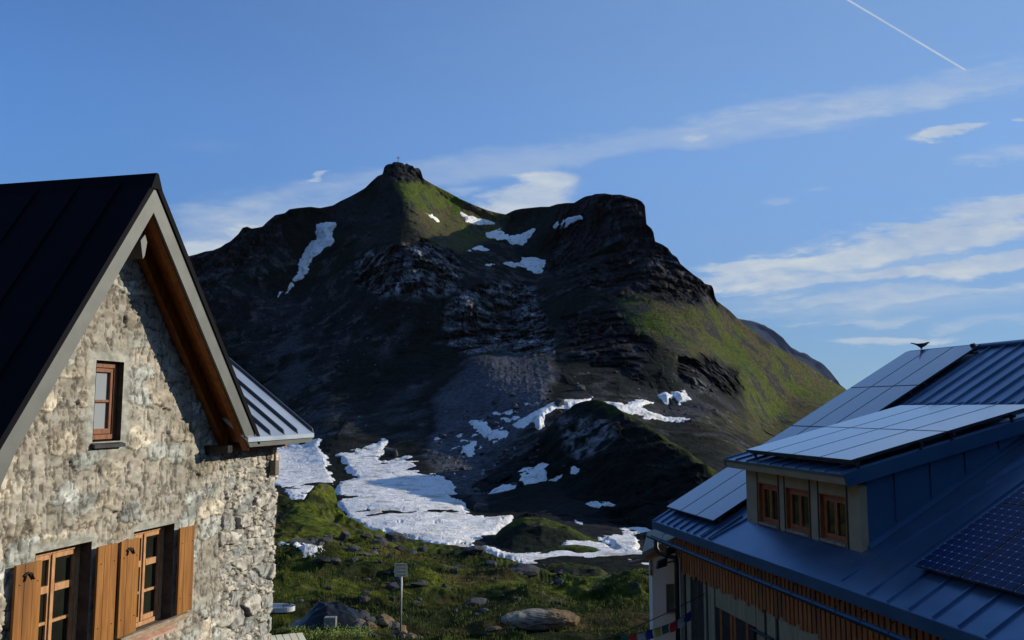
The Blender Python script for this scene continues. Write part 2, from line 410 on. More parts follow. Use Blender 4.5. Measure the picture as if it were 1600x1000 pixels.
SCREE = [([(560, 515), (600, 512), (640, 500), (620, 545), (590, 560), (570, 545)], 14), ([(600, 630), (650, 600), (672, 640), (660, 690), (610, 700), (590, 670)], 18),
         ([(1020, 600), (1100, 605), (1150, 640), (1080, 660), (1000, 650), (930, 640), (900, 615)], 12), ([(420, 470), (470, 500), (540, 620), (600, 700), (480, 690), (390, 560)], 30)]
def cliffm(x, y):
    r = np.zeros(x.shape)
    for p, b in CLIFFS: r = np.maximum(r, bmask(x, y, p, b))
    return r
def darkm(x, y):
    r = np.zeros(x.shape)
    for p, b in DARKROCK: r = np.maximum(r, bmask(x, y, p, b))
    return r
def warp(x, y, P, a=10):
    return x + a * fbm(P, 30, 4, 0.6, 5), y + a * fbm(P, 30, 4, 0.6, 9)
def crag(P, wl, seed, sx=1.0, sz=1.0):
    """broken rock: tilted blocks with sharp steps between them; also gives a crack mask and a block id"""
    a = P[:, 0] * sx + 0.35 * wl * fbm(P, wl * 1.3, 3, .6, seed); b = (P[:, 2] + .35 * P[:, 1]) * sz + 0.35 * wl * fbm(P, wl * 1.3, 3, .6, seed + 5)
    v = voro(np.stack([a, b], -1), wl, seed)
    k = (v[2] * 99991).astype(np.int64); z = np.zeros(len(k), np.int64)
    h = (v[2] - .5) * .9 + 1.5 * (_h(k, z, z, 3) - .5) * v[3] + 1.5 * (_h(k, z + 1, z, 3) - .3) * v[4]
    return h, v[1], v[2]
def relief_m(P, x, y, Y, fine):
    xw, yw = warp(x, y, P)
    cl = cliffm(xw, yw); dr = darkm(xw, yw); tl = bmask(xw, yw, TALUS, 10)
    steep = sst(Y, 230, 380)                                  # mountain side, not the valley floor
    lit = bmask(xw, yw, [(960, 470), (1115, 475), (1330, 620), (1300, 680), (1180, 650), (1150, 580), (1050, 555), (1000, 520)], 14)
    edge = sst(y - np.interp(x, *np.array(SKYLINE).T), 0, 14)
    G = P * np.array([1, 0.6, 0.45])                         # gullies run down the slope
    k = steep * 0.034 * (ridged(G, 75, 3, 0.5, 21) - 0.5) * (1 - 0.7 * lit) * (1 - 0.6 * tl)
    k = k * edge
    rk = np.clip(cl + dr, 0, 1)
    dz = np.zeros(len(Y))
    if fine:
        am = steep * (0.5 + rk * 1.9 - 0.3 * tl) * (1 - 0.55 * lit)
        for i, wl in enumerate((22, 11, 5.5, 2.8, 1.5)):
            k = k + am * wfade(wl, Y) * wl * 0.36 / np.maximum(Y, 60) * (ridged(P * np.array([1, 1, .7]), wl, 1, 0.5, 40 + i) - 0.5)
        rr0 = np.clip(rk * 1.0 + .36, 0, 1) * steep * (1 - .85 * lit) * (1 - .9 * tl)
        for i, (wl, sx, sz) in enumerate(((26, 1.2, .8), (12, 1.2, .8), (6, 1., .9), (3, 1, 1))):
            k = k - rr0 * wfade(wl, Y, 1.2) * wl * (.30, .38, .44, .42)[i] / np.maximum(Y, 60) * crag(P, wl, 400 + i, sx, sz)[0]
        # ledges across the cliffs
        st_ = P[:, 2] * .115 + .5 * fbm(P, 45, 3, .5, 410); st_ = st_ - np.floor(st_); k = k - (cl + .6 * dr).clip(0, 1) * steep * .010 * (st_ ** 3 - .3)
        bl = np.clip(tl + 0.25 * bmask(xw, yw, SCREE[2][0], 12) + 0.25 * (1 - steep), 0, 1)
        for i, wl in enumerate((5, 2.6, 1.4)):
            dz += bl * wfade(wl, Y) * wl * (0.08, 0.16, 0.26)[i] * (ridged(P, wl, 1, 0.5, 60 + i) - 0.45)
        for i, wl in enumerate((14, 7, 3.4, 1.7, 0.8)):
            dz += (1 - steep * 0.5) * (1 - rk) * (1 - bl) * wfade(wl, Y) * wl * 0.10 * (vn(P, wl, 70 + i) - 0.5)
    dz *= sst(y - np.interp(x, *np.array(SKYLINE).T), -1, 8)
    return 1 + k, dz
GR_D, GR_L, BRN = np.array([0.0065, 0.0105, 0.0085]), np.array([0.056, 0.080, 0.012]), np.array([0.066, 0.060, 0.027])  # GR_D carries the shaded side's darkness, GR_L the sunlit grass
RK_D, RK_P, SCR = np.array([0.016, 0.018, 0.024]), np.array([0.20, 0.205, 0.22]), np.array([0.085, 0.094, 0.115])
def mixc(C, m, c): return C * (1 - m[:, None]) + c * m[:, None]
def col_m(x, y, P):
    n = len(x); xw, yw = warp(x, y, P)
    C = np.tile(GR_D, (n, 1))
    C = mixc(C, sst(fbm(P, 40, 5, 0.6, 90), -0.05, 0.35) * 0.8, RK_D)
    lit = bmask(xw, yw, [(955, 462), (1120, 468), (1340, 612), (1330, 700), (1180, 690), (1160, 600), (1050, 560), (1000, 520)], 12)  # sunlight put into the ground colour where the slope is lit
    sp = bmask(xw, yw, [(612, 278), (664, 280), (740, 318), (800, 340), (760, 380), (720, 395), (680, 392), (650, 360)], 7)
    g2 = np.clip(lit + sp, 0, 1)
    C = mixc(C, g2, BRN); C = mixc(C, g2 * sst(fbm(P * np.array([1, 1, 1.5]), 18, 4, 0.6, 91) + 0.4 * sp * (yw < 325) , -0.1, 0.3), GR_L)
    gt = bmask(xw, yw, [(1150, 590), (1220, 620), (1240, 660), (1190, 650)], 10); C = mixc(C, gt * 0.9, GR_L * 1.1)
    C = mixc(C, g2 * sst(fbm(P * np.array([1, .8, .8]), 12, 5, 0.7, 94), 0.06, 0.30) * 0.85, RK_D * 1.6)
    lw = sst(sdpoly(xw, yw, [(1080, 640), (1180, 648), (1340, 690), (1300, 760), (1180, 740), (1110, 705)]), -14, 14); C = mixc(C, lw * sst(fbm(P, 11, 5, .68, 93), -.15, .2) * .75, BRN * .8); C = mixc(C, lw * sst(fbm(P, 8, 4, .65, 92), .1, .3) * .7, GR_L * .7)
    C = mixc(C, darkm(xw, yw), RK_D * 1.15)
    cl = cliffm(xw, yw)
    st = sst(fbm(P * np.array([1, 1, 0.3]), 9, 4, 0.6, 96), -0.5, 0.4)
    C = C * (1 - cl[:, None]) + (RK_P * 0.25 + (st * (.5 + .8 * sst(ridged(P * np.array([1, 1, .6]), 7, 4, .65, 95), .55, .8)))[:, None] * RK_P * 0.95) * cl[:, None]
    # broken pale outcrops round the cliffs
    oc = sst(ridged(P, 34, 4, 0.6, 97) + 0.25 * fbm(P, 6, 3, .6, 33), 0.76, 0.92) * sst(y, 330, 400) * (1 - g2) * (Y_(P) > 240)
    C = mixc(C, oc * 0.5, RK_P * 0.5)
    rr0 = np.clip(darkm(xw, yw) + cl + .45 * (1 - g2) * (y < 700), 0, 1)
    for i, wl in enumerate((12, 5, 2.5)):
        _c, gap, idv = crag(P, wl, 401 + i, 1.2 if i < 1 else 1, .8 if i < 1 else .95)
        C = C * (1 + rr0 * wfade(wl, Y_(P), 1.2) * ((idv - .5) * .9 - .8 * sst(gap, .12, .02)))[:, None]
    tl = sst(sdpoly(xw, yw, TALUS) + 16 * fbm(P, 18, 5, .65, 57), -9, 9); C = mixc(C, tl * 0.95, SCR * (.65 + .6 * vn(P, 22, 58) + .35 * fbm(P, 4, 4, .7, 59))[:, None])
    for p, b in SCREE: C = mixc(C, bmask(xw, yw, p, b) * sst(fbm(P, 16, 4, 0.6, 98), -0.25, 0.35) * 0.6, SCR * 0.75)
    ta = bmask(xw, yw, [(700, 700), (850, 640), (880, 660), (840, 720), (760, 790), (690, 760)], 10); C = mixc(C, ta * 0.55 * sst(fbm(P, 5, 3, .6, 55), -.2, .2), SCR)
    # single pale stones lying about
    v = voro(P[:, [0, 2]] * np.array([1, 1.0]), 6.0, 3); C = mixc(C, ((v[0] < 0.02 + .12 * (v[2] - .6) + .02 * fbm(P, 2, 2)) & (v[2] > 0.6) & (fbm(P, 60, 2, .5, 66) > 0) & (y > 480) & (Y_(P) > 200)).astype(float) * 0.7, RK_P * 1.2)
    C = C * (0.85 + 0.3 * vn(P, 2.5, 99)[:, None])
    return C
def Y_(P): return P[:, 1]
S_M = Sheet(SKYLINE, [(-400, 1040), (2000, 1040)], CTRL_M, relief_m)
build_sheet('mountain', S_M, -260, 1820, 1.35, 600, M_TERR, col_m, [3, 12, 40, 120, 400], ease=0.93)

# far ridge behind the right flank
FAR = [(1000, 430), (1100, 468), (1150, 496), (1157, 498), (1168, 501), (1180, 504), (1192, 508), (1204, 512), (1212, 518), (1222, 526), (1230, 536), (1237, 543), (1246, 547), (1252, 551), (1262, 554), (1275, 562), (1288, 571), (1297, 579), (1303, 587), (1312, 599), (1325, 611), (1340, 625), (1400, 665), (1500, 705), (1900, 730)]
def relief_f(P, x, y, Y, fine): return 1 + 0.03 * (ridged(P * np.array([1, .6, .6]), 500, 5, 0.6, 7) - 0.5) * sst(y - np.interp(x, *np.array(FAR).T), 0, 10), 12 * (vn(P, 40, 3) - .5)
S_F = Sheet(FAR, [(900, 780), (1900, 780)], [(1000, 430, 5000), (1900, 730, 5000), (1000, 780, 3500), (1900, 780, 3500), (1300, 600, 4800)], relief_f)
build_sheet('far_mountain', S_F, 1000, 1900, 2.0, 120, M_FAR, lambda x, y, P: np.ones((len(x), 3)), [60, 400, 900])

# dark knoll in the valley, crest running down to the right
KN = [(690, 790), (740, 760), (790, 727), (830, 702), (850, 678), (870, 655), (885, 643), (900, 633), (912, 628), (925, 626), (940, 628), (962, 637), (1000, 659), (1025, 676), (1050, 692), (1075, 708), (1100, 725), (1150, 764), (1200, 800), (1300, 850), (1500, 900)]
CTRL_K = [(740, 760, 186), (830, 702, 200), (885, 643, 208), (925, 626, 208), (962, 637, 190), (1000, 659, 172), (1050, 692, 150), (1100, 725, 133), (1150, 764, 118), (1300, 850, 95), (1500, 900, 85),
          (760, 800, 160), (850, 760, 165), (900, 700, 172), (960, 720, 150), (1040, 760, 124), (900, 790, 140), (1000, 800, 124), (1080, 800, 114), (800, 830, 118), (1000, 850, 105), (1100, 850, 98), (1300, 900, 80)]
def relief_k(P, x, y, Y, fine):
    e = sst(y - np.interp(x, *np.array(KN).T), 0, 12)
    k = 0.03 * (ridged(P * np.array([1, 1, .6]), 30, 3, 0.5, 31) - .5) * e
    dz = np.zeros(len(Y))
    if fine:
        for i, wl in enumerate((9, 4.5, 2.2, 1.1)):
            dz += wfade(wl, Y) * wl * 0.17 * (ridged(P, wl, 1, .5, 35 + i) - .5) * (0.4 + .6 * e)
        for i, wl in enumerate((8, 4, 2)): k = k - .3 * e * wfade(wl, Y) * wl / Y * crag(P, wl, 450 + i)[0]
    return 1 + k, dz
def col_k(x, y, P):
    C = np.tile(GR_D * 0.8, (len(x), 1)); e = y - np.interp(x, *np.array(KN).T)
    xw, yw = warp(x, y, P, 8)
    C = mixc(C, sst(fbm(P, 14, 5, .6, 12), 0.05, .4) * .6, RK_D)
    C = mixc(C, sst(e + 16 * fbm(P, 8, 4, .65, 8), 20, 0) * sst(x, 890, 960), GR_L * .75)  # sunlit crest put into the colour as a lighter grass band
    C = mixc(C, bmask(xw, yw, [(870, 650), (940, 660), (960, 690), (900, 720), (880, 700)], 10) * sst(ridged(P, 5, 3, .6, 14), .6, .8) * .9, RK_P)
    return C * (0.8 + .4 * vn(P, 1.3, 9)[:, None])
S_K = Sheet(KN, [(690, 800), (760, 812), (880, 818), (1000, 826), (1100, 850), (1500, 930)], CTRL_K, relief_k)
build_sheet('hill', S_K, 720, 1480, 1.6, 150, M_TERR, col_k, [2, 6, 15, 30, 60], under=(4, 8), drop=0.45)

# two low grassy humps between the tongues of snow, and a dark bank on the right
def hump(name, top, bot, ytop, ybot, seed, green, amp=0.12, rock=0.5):
    xs0, xs1 = top[0][0], top[-1][0]
    ctrl = []
    for x in np.linspace(xs0, xs1, 7):
        yt = np.interp(x, *np.array(top).T); yb = np.interp(x, *np.array(bot).T)
        ctrl += [(x, yt, np.interp(x, [xs0, xs1], ytop)), (x, yb + 3, np.interp(x, [xs0, xs1], ybot))]
    def rel(P, x, y, Y, fine):
        e = sst(y - np.interp(x, *np.array(top).T), 0, 6); dz = np.zeros(len(Y))
        for i, wl in enumerate((6, 3, 1.5, .8, .4)):
            dz += wfade(wl, Y) * wl * amp * (ridged(P, wl, 1, .5, seed + i) - .5) * (.35 + .65 * e)
        return np.ones(len(Y)), dz
    def cf(x, y, P):
        C = np.tile(GR_D * 1.6, (len(x), 1)); t = (y - np.interp(x, *np.array(top).T))
        C = mixc(C, sst(-t + 10 * fbm(P, 5, 3, .6, seed), -16, -2) * green, GR_L)
        C = mixc(C, sst(fbm(P, 4, 5, .65, seed + 4), .0, .35) * rock, np.array([.05, .048, .045]))
        return C * (.75 + .5 * vn(P, .7, seed)[:, None])
    S = Sheet(top, bot, ctrl, rel)
    build_sheet(name, S, xs0, xs1, 1.6, 60, M_MEAD, cf, [1, 3, 7, 14], under=(3, 3), drop=0.5, lead=3)
    return S
hump('hill', [(752, 866), (762, 850), (775, 836), (790, 823), (805, 813), (820, 808), (835, 808), (850, 809), (870, 816), (890, 825), (915, 836), (940, 845), (955, 850), (961, 856)],
     [(752, 868), (770, 872), (800, 874), (850, 872), (900, 868), (940, 862), (961, 857)], (103, 98), (86, 92), 200, 0.9)
hump('hill', [(820, 874), (850, 861), (875, 853), (900, 852), (925, 855), (950, 863), (975, 870), (1000, 876)],
     [(820, 876), (860, 881), (900, 884), (940, 884), (1000, 877)], (90, 88), (80, 84), 220, 0.8)
hump('hill', [(965, 856), (985, 842), (1000, 833), (1020, 830), (1050, 832), (1100, 845), (1150, 850)],
     [(965, 858), (985, 866), (1000, 872), (1050, 880), (1150, 880)], (104, 100), (94, 92), 240, 0.2)
hump('hill', [(848, 892), (858, 884), (880, 881), (910, 884), (938, 892), (950, 899)],
     [(848, 896), (870, 901), (910, 903), (950, 901)], (70, 70), (64, 64), 260, 0.8)

# foreground meadow
MT = [(-400, 700), (250, 735), (400, 757), (432, 772), (445, 778), (460, 784), (475, 782), (483, 770), (492, 758), (500, 755), (512, 757), (522, 765), (528, 790), (540, 806), (560, 820), (590, 830), (620, 839), (660, 846), (700, 853), (740, 857), (760, 864), (800, 877), (840, 886), (860, 893), (900, 897), (940, 897), (1000, 890), (1060, 884), (1200, 870), (2000, 850)]
CTRL_G = [(-300, 700, 90), (300, 740, 90), (430, 772, 88), (500, 755, 92), (528, 790, 88), (620, 839, 84), (700, 853, 82), (800, 877, 72), (850, 889, 68), (1000, 890, 68), (1200, 875, 70), (2000, 860, 60),
          (470, 812, 72), (440, 850, 58), (540, 840, 66), (600, 862, 60), (450, 890, 48), (650, 890, 52), (600, 880, 54), (800, 905, 52), (900, 910, 52), (1000, 910, 52), (600, 915, 42), (800, 930, 40), (1000, 930, 40), (-300, 930, 38), (2000, 930, 38),
          (450, 935, 37), (500, 960, 31.5), (800, 960, 31.5), (1000, 962, 31.5), (450, 985, 27.5), (1000, 985, 27.5), (800, 1000, 25), (-300, 1000, 25), (2000, 1000, 25), (0, 1100, 18.6), (1600, 1100, 18.6), (0, 1400, 11.4), (1600, 1400, 11.4), (0, 2200, 6.3), (1600, 2200, 6.3)]
def relief_g(P, x, y, Y, fine):
    e = sst(y - np.interp(x, *np.array(MT).T), 0, 10); dz = np.zeros(len(Y))
    for i, (wl, a) in enumerate(((11, .10), (5, .15), (2.2, .24), (1.1, .30), (.55, .28), (.28, .24), (.14, .2))):
        n_ = (ridged(P, wl, 1, .5, 80 + i) - .45) if i in (1, 3) else (vn(P, wl, 80 + i) - .5)
        dz += wfade(wl, Y, 1.4) * wl * a * n_ * (.25 + .75 * e) * (0.5 + 0.9 * vn(P, 6, 44))
    return np.ones(len(Y)), dz
def col_g(x, y, P):
    n = len(x); C = np.tile(np.array([.018, .026, .008]), (n, 1))
    C = mixc(C, sst(fbm(P, 6, 5, .6, 100), -.25, .3), np.array([.082, .104, .014]))
    C = mixc(C, sst(fbm(P, 4.5, 5, .65, 101), .12, .42) * .8, np.array([.085, .062, .030])); C = mixc(C, sst(fbm(P, 1.6, 4, .65, 104), .05, .4) * .75, np.array([.014, .017, .008]))
    C = mixc(C, sst(fbm(P, 3.0, 5, .7, 102) + .10 * sst(y, 880, 820), .26, .46) * .85, np.array([.085, .082, .078]))
    br = bmask(x, y, [(455, 795), (490, 790), (530, 815), (500, 835), (450, 815)], 10); C = mixc(C, br * .7, np.array([.075, .105, .014]))
    bg_ = bmask(x, y, [(880, 898), (1010, 892), (1010, 925), (900, 930)], 12); C = mixc(C, bg_ * .5, np.array([.06, .11, .016]))
    return C * (.7 + .6 * vn(P, .35, 103)[:, None])
S_G = Sheet(MT, [(-400, 2300), (2000, 2300)], CTRL_G, relief_g)
meadow = build_sheet('meadow', S_G, -300, 1900, 1.5, 520, M_MEAD, col_g, [1, 3, 8, 20], ease=2.1, drop=0.45)

# added slopes out of view behind the camera, blocking low sky, reflected in panes
az = np.radians(np.arange(96, 318, 1.0)); rr_ = np.array([160, 260, 380, 500, 620, 760, 1000]); hz = np.array([-16, 10, 70, 150, 215, 250, 180])
AZ, RI = np.meshgrid(az, np.arange(len(rr_))); RRR = rr_[RI]; HZ = hz[RI] * np.minimum(1, np.minimum(AZ - az[0], az[-1] - AZ) / .5) ** .7
Pb = np.stack([np.sin(AZ) * RRR, np.cos(AZ) * RRR, HZ], -1).reshape(-1, 3); Pb[:, 2] += 40 * fbm(Pb, 220, 4, .55, 600) * (np.maximum(Pb[:, 2], 0) / 200)
tag(link_mesh('mountain', grid_mesh('mountain', Pb, len(rr_), len(az), mat=mat('added_slope', (.02, .028, .012), (.05, .05, .04), scale=.01, rough=.95, spec=.05))), kind='structure')
# one wide ground sheet under everything, out to the horizon
mb = MB(); mb.add([(-6000, -3000, -32), (6000, -3000, -32), (6000, 7000, -32), (-6000, 7000, -32)], [(0, 1, 2, 3)])
mb.build('ground', mat('ground_grass', tuple(GR_D), tuple(GR_L), scale=0.02, rough=0.95, spec=0.05), kind='structure')

# ------------------------------------------------------------------ snow
def snow(poly, S, tz=0.5, tr=0.004, step=1.3, soft=7.0, name='snow_patch', rough=1.0, holes=True):
    p = np.array(poly, float); x0, y0 = p.min(0) - 5; x1, y1 = p.max(0) + 5
    xs = np.arange(x0, x1, step); ys = np.arange(y0, y1, step * .8)
    x, y = [a.ravel() for a in np.meshgrid(xs, ys)]
    y = np.maximum(y, S.top(x) + 0.5)
    P = S.pos(x, y, False)
    Qn = np.stack([x, y * 1.6, x * 0], -1) + x0
    xw = x + 7 * fbm(Qn, 26, 4, .6, 3) + 3 * fbm(Qn, 6, 3, .6, 6); yw = y + 4 * fbm(Qn, 26, 4, .6, 4) + 2.4 * fbm(Qn, 6, 3, .6, 7)
    d = sdpoly(xw, yw, poly) + (1.0 if S is not S_M or y0 > 600 else -1.2); d = np.minimum(d, 9 * (.95 - fbm(Qn, 18, 4, .7, 9) * 1.5) + np.minimum(d, 12) * .35) if holes else d; t = np.clip(d / soft, -1.0, 1.0)
    P = P * (1 - tr * t)[:, None]; P[:, 2] += tz * t
    for i, (wl, a) in enumerate(((9, .06), (3, .09), (1.4, .10), (.8, .14))):
        P[:, 2] += wfade(wl, P[:, 1]) * wl * a * rough * (vn(P, wl, 120 + i) - .5)
    nr, nc = len(ys), len(xs)
    dd = d.reshape(nr, nc); keep = np.maximum.reduce([dd[:-1, :-1], dd[1:, :-1], dd[:-1, 1:], dd[1:, 1:]]) > -3.5
    me = grid_mesh(name, P, nr, nc, mask=keep, mat=M_SNOW)
    return tag(link_mesh(name, me), kind='structure')
SN = [
 ([(500, 351), (512, 347), (528, 349), (524, 358), (518, 368), (523, 377), (512, 386), (496, 398), (482, 413), (477, 424), (464, 437), (460, 436), (467, 420), (470, 408), (478, 392), (486, 378), (500, 373), (497, 362)], S_M, 1.2, .006),
 ([(455, 445), (449, 453), (442, 462), (436, 466), (438, 458), (446, 450), (452, 444)], S_M, 1.0, .005),
 ([(400, 715), (434, 702), (458, 694), (470, 697), (497, 688), (506, 708), (512, 730), (524, 757), (510, 762), (495, 765), (484, 775), (472, 783), (455, 778), (432, 764), (400, 750)], S_M, .35, .004),
 ([(530, 712), (560, 706), (575, 702), (590, 694), (600, 690), (597, 702), (592, 716), (607, 720), (640, 717), (655, 724), (660, 735), (685, 740), (700, 748), (712, 762), (708, 775), (728, 782), (722, 795), (738, 806), (770, 808), (803, 806), (790, 820), (770, 836), (750, 848), (738, 860), (700, 858), (660, 850), (620, 844), (590, 834), (560, 824), (540, 810), (526, 790), (524, 765), (532, 752), (548, 750), (556, 744), (540, 733)], S_M, .35, .004),
 ([(748, 782), (768, 766), (788, 758), (806, 756), (806, 742), (812, 731), (830, 728), (845, 724), (864, 726), (856, 740), (842, 750), (840, 765), (815, 770), (790, 776), (776, 788), (762, 797), (750, 795)], S_K, .5, .005),
 ([(862, 752), (870, 740), (880, 729), (895, 728), (903, 734), (897, 746), (880, 756)], S_K, .5, .005),
 ([(800, 667), (815, 655), (840, 640), (860, 631), (885, 627), (925, 621), (918, 629), (895, 641), (870, 641), (856, 652), (844, 667), (832, 662), (815, 670)], S_M, 1.1, .006),
 ([(730, 660), (750, 657), (762, 661), (770, 673), (793, 672), (791, 685), (770, 689), (752, 684), (742, 672)], S_M, .9, .005),
 ([(720, 700), (740, 696), (744, 708), (735, 715), (722, 713)], S_M, 1.0, .006),
 ([(940, 628), (960, 629), (1000, 637), (1040, 651), (1095, 654), (1060, 660), (1020, 657), (985, 646), (960, 640)], S_M, 1.0, .006),
 ([(975, 634), (1002, 625), (1018, 628), (1006, 637), (985, 638)], S_M, .8, .005),
 ([(1026, 618), (1038, 615), (1048, 621), (1040, 627)], S_M, 1.0, .006), ([(1050, 614), (1066, 613), (1079, 624), (1064, 627)], S_M, 1.0, .006),
 ([(720, 333), (745, 341), (771, 348), (750, 351), (730, 344)], S_M, 1.2, .006), ([(664, 331), (675, 337), (690, 344), (680, 345)], S_M, 1.0, .005),
 ([(762, 362), (775, 357), (790, 361), (797, 366), (815, 364), (844, 354), (830, 370), (810, 383), (795, 380), (788, 373), (768, 374), (762, 368)], S_M, 1.3, .006),
 ([(862, 352), (880, 341), (907, 339), (888, 346), (870, 353)], S_M, 1.2, .006),
 ([(763, 413), (790, 408), (812, 411), (815, 401), (832, 402), (851, 406), (849, 422), (840, 426), (820, 419), (795, 415)], S_M, 1.2, .006),
 ([(726, 390), (745, 384), (762, 390), (742, 393)], S_M, 1.2, .006),
 ([(880, 792), (905, 788), (925, 785), (950, 786), (975, 795), (1002, 801), (960, 801), (900, 799)], S_K, .6, .004),
 ([(900, 818), (930, 826), (955, 830), (980, 824), (1010, 818), (1040, 816), (1060, 826), (1020, 836), (1000, 845), (995, 866), (970, 868), (955, 850), (930, 842)], S_M, .35, .004),
 ([(745, 850), (770, 860), (800, 868), (850, 868), (880, 860), (860, 850), (862, 842), (890, 838), (930, 848), (965, 858), (1000, 862), (1040, 870), (1040, 892), (985, 895), (960, 893), (940, 900), (900, 893), (850, 892), (800, 884), (758, 870)], S_M, .35, .003),
 ([(436, 862), (460, 865), (507, 876), (480, 879), (455, 871), (433, 869)], S_G, .12, .002),
]
for s in SN: snow(s[0], s[1], s[2], s[3], step=.95 if s[2] == .35 else 1.3)
# leftovers between the boulders
for k in range(44):
    x, y, S_ = random.choice([(random.gauss(745, 28), random.gauss(690, 16), S_M), (random.gauss(690, 20), random.gauss(738, 10), S_M), (random.gauss(800, 30), random.gauss(650, 10), S_M)])
    if S_ is S_M and y > 600 and not (850 < x < 960):
        w_ = random.uniform(2.5, 8); snow([(x + w_ * math.cos(a) * random.uniform(.7, 1.2), y + .38 * w_ * math.sin(a) * random.uniform(.7, 1.2)) for a in np.linspace(0, 6.28, 9)[:-1]], S_, .6, .005, holes=False)

# the air of the valley
mb = MB(); mb.box((-6100, -3100, -34), (6100, 7100, 1200))
hz_m = bpy.data.materials.new('valley_air'); hz_m.use_nodes = True; hn = hz_m.node_tree; hn.nodes.clear()
pv = hn.nodes.new('ShaderNodeVolumePrincipled'); pv.inputs['Color'].default_value = (.72, .82, 1, 1); pv.inputs['Density'].default_value = HAZE; pv.inputs['Anisotropy'].default_value = 0.0
ho = hn.nodes.new('ShaderNodeOutputMaterial'); hn.links.new(pv.outputs[0], ho.inputs['Volume'])
mb.build('haze', hz_m, kind='stuff')
# ------------------------------------------------------------------ stone house on the left
d1 = np.array([300.0, 0, 0]); _r = uv(1100, HOR); d1 = np.array([_r[0], 1.0, 0]); d1 /= np.linalg.norm(d1)
n1 = np.array([d1[1], -d1[0], 0])
P0 = at(430, 850, 13.3); P0[2] = 0
def LF(u, w, z): return P0 + u * d1 + w * n1 + np.array([0, 0, z])
M_STONE = mat('rubble_stone', (0.72, 0.72, 0.72), (1.25, 1.25, 1.25), scale=9, detail=9, rough=0.92, spec=0.15, bump=0.8, bscale=36, attr=True, bdist=0.008, stretch=(1, .5, 1))
M_PLAST = mat('lime_plaster', (0.26, 0.25, 0.22), (0.34, 0.33, 0.29), scale=9, rough=0.93, spec=0.1, bump=0.5, bscale=40, bdist=0.01)
M_FASC = mat('grey_sheet_metal', (0.078, 0.088, 0.088), (0.10, 0.112, 0.110), scale=3, rough=0.55, metal=0.2, bump=0.03, bscale=4, c3=(0.090, 0.102, 0.102))
M_ROOFD = mat('dark_roof_metal', (0.0025, 0.0025, 0.005), (0.004, 0.004, 0.007), scale=2, rough=0.75, metal=0.0, spec=0.08, bump=0.05, bscale=2)
M_SOFF = mat('oiled_larch', (0.19, 0.062, 0.012), (0.30, 0.105, 0.022), scale=3, rough=0.6, spec=0.2, stretch=(6, 6, 1.0), bump=0.15, bscale=10)
M_WOODL = mat('shutter_wood', (0.22, 0.088, 0.017), (0.33, 0.145, 0.032), scale=5, rough=0.6, spec=0.3, stretch=(5, 5, 0.35), bump=0.2, bscale=14, c3=(0.17, 0.070, 0.016), bdist=0.004)
M_SASH = mat('window_wood', (0.38, 0.19, 0.085), (0.50, 0.29, 0.15), scale=8, rough=0.55, spec=0.3, stretch=(3, 3, 1), bump=0.1)
M_SASHR = mat('red_brown_wood', (0.16, 0.06, 0.03), (0.24, 0.10, 0.05), scale=8, rough=0.55, spec=0.3, stretch=(3, 3, 1), bump=0.1)
M_GREYW = mat('weathered_wood', (0.22, 0.16, 0.11), (0.36, 0.28, 0.20), scale=4, rough=0.8, stretch=(2, 2, 8), bump=0.3)
M_REV = mat('shaded_reveal', (.05, .042, .032), (.09, .078, .06), scale=8, rough=.9)  # shade of the recess put into the colour
M_SILL = mat('sill_metal', (0.03, 0.032, 0.035), (0.05, 0.05, 0.055), scale=6, rough=0.4, metal=0.5)
M_IRON = mat('black_iron', (0.01, 0.01, 0.011), (0.02, 0.02, 0.02), scale=10, rough=0.5, metal=0.6)
M_SEAMD = mat('seam_shadow_sheet', (0.03, 0.04, 0.06), (0.05, 0.06, 0.09), scale=2, rough=.6)  # shade on the seams' sides, put into their colour
M_SEAMR = mat('seamed_sheet', (0.33, 0.40, 0.50), (0.42, 0.49, 0.58), scale=2, rough=0.4, metal=0.5, bump=0.04, bscale=3)
M_DARKIN = mat('dark_room', (0.006, 0.006, 0.006), (0.012, 0.012, 0.010), scale=1.5, rough=0.9)
def glass_mat(name, c, rough=0.04, spec=0.6, c2=None):
    m = mat(name, c, c2 or c, scale=0.9, rough=rough, spec=spec, bump=0.02, bscale=1.2, bdist=0.01); return m
M_GLASS = glass_mat('window_glass', (0.008, 0.010, 0.009), c2=(0.02, 0.024, 0.018))
M_SKYPANE = mat('sky_reflection_glass', (0.30, 0.33, 0.36), (0.22, 0.26, 0.33), scale=0.8, rough=0.06, spec=0.6)  # sky reflection put into the pane's pale colour

house = empty('stone_house', LF(-3, 0, -7.2), 'tall rubble stone house with a steep dark metal gable roof and brown wooden shutters', 'house')

AP = (-3.955, 2.60)                       # gable apex (u, z) at the verge
SR = (2.60 + 0.40) / (3.955 - 1.50)       # right slope
SLf = (2.60 + 0.29) / (5.90 - 3.955)      # left slope
WV = 0.5                                  # verge overhang
UR, ULft = -1.50, -6.02
def ztop(u): return np.where(u > AP[0], AP[1] - SR * (u - AP[0]), AP[1] - SLf * (AP[0] - u))
holes = [(-4.14, -3.69, -0.37, 0.535, 'small'), (-3.37, -2.60, -2.62, -1.45, 'big'), (-4.86, -4.07, -2.62, -1.45, 'big')]
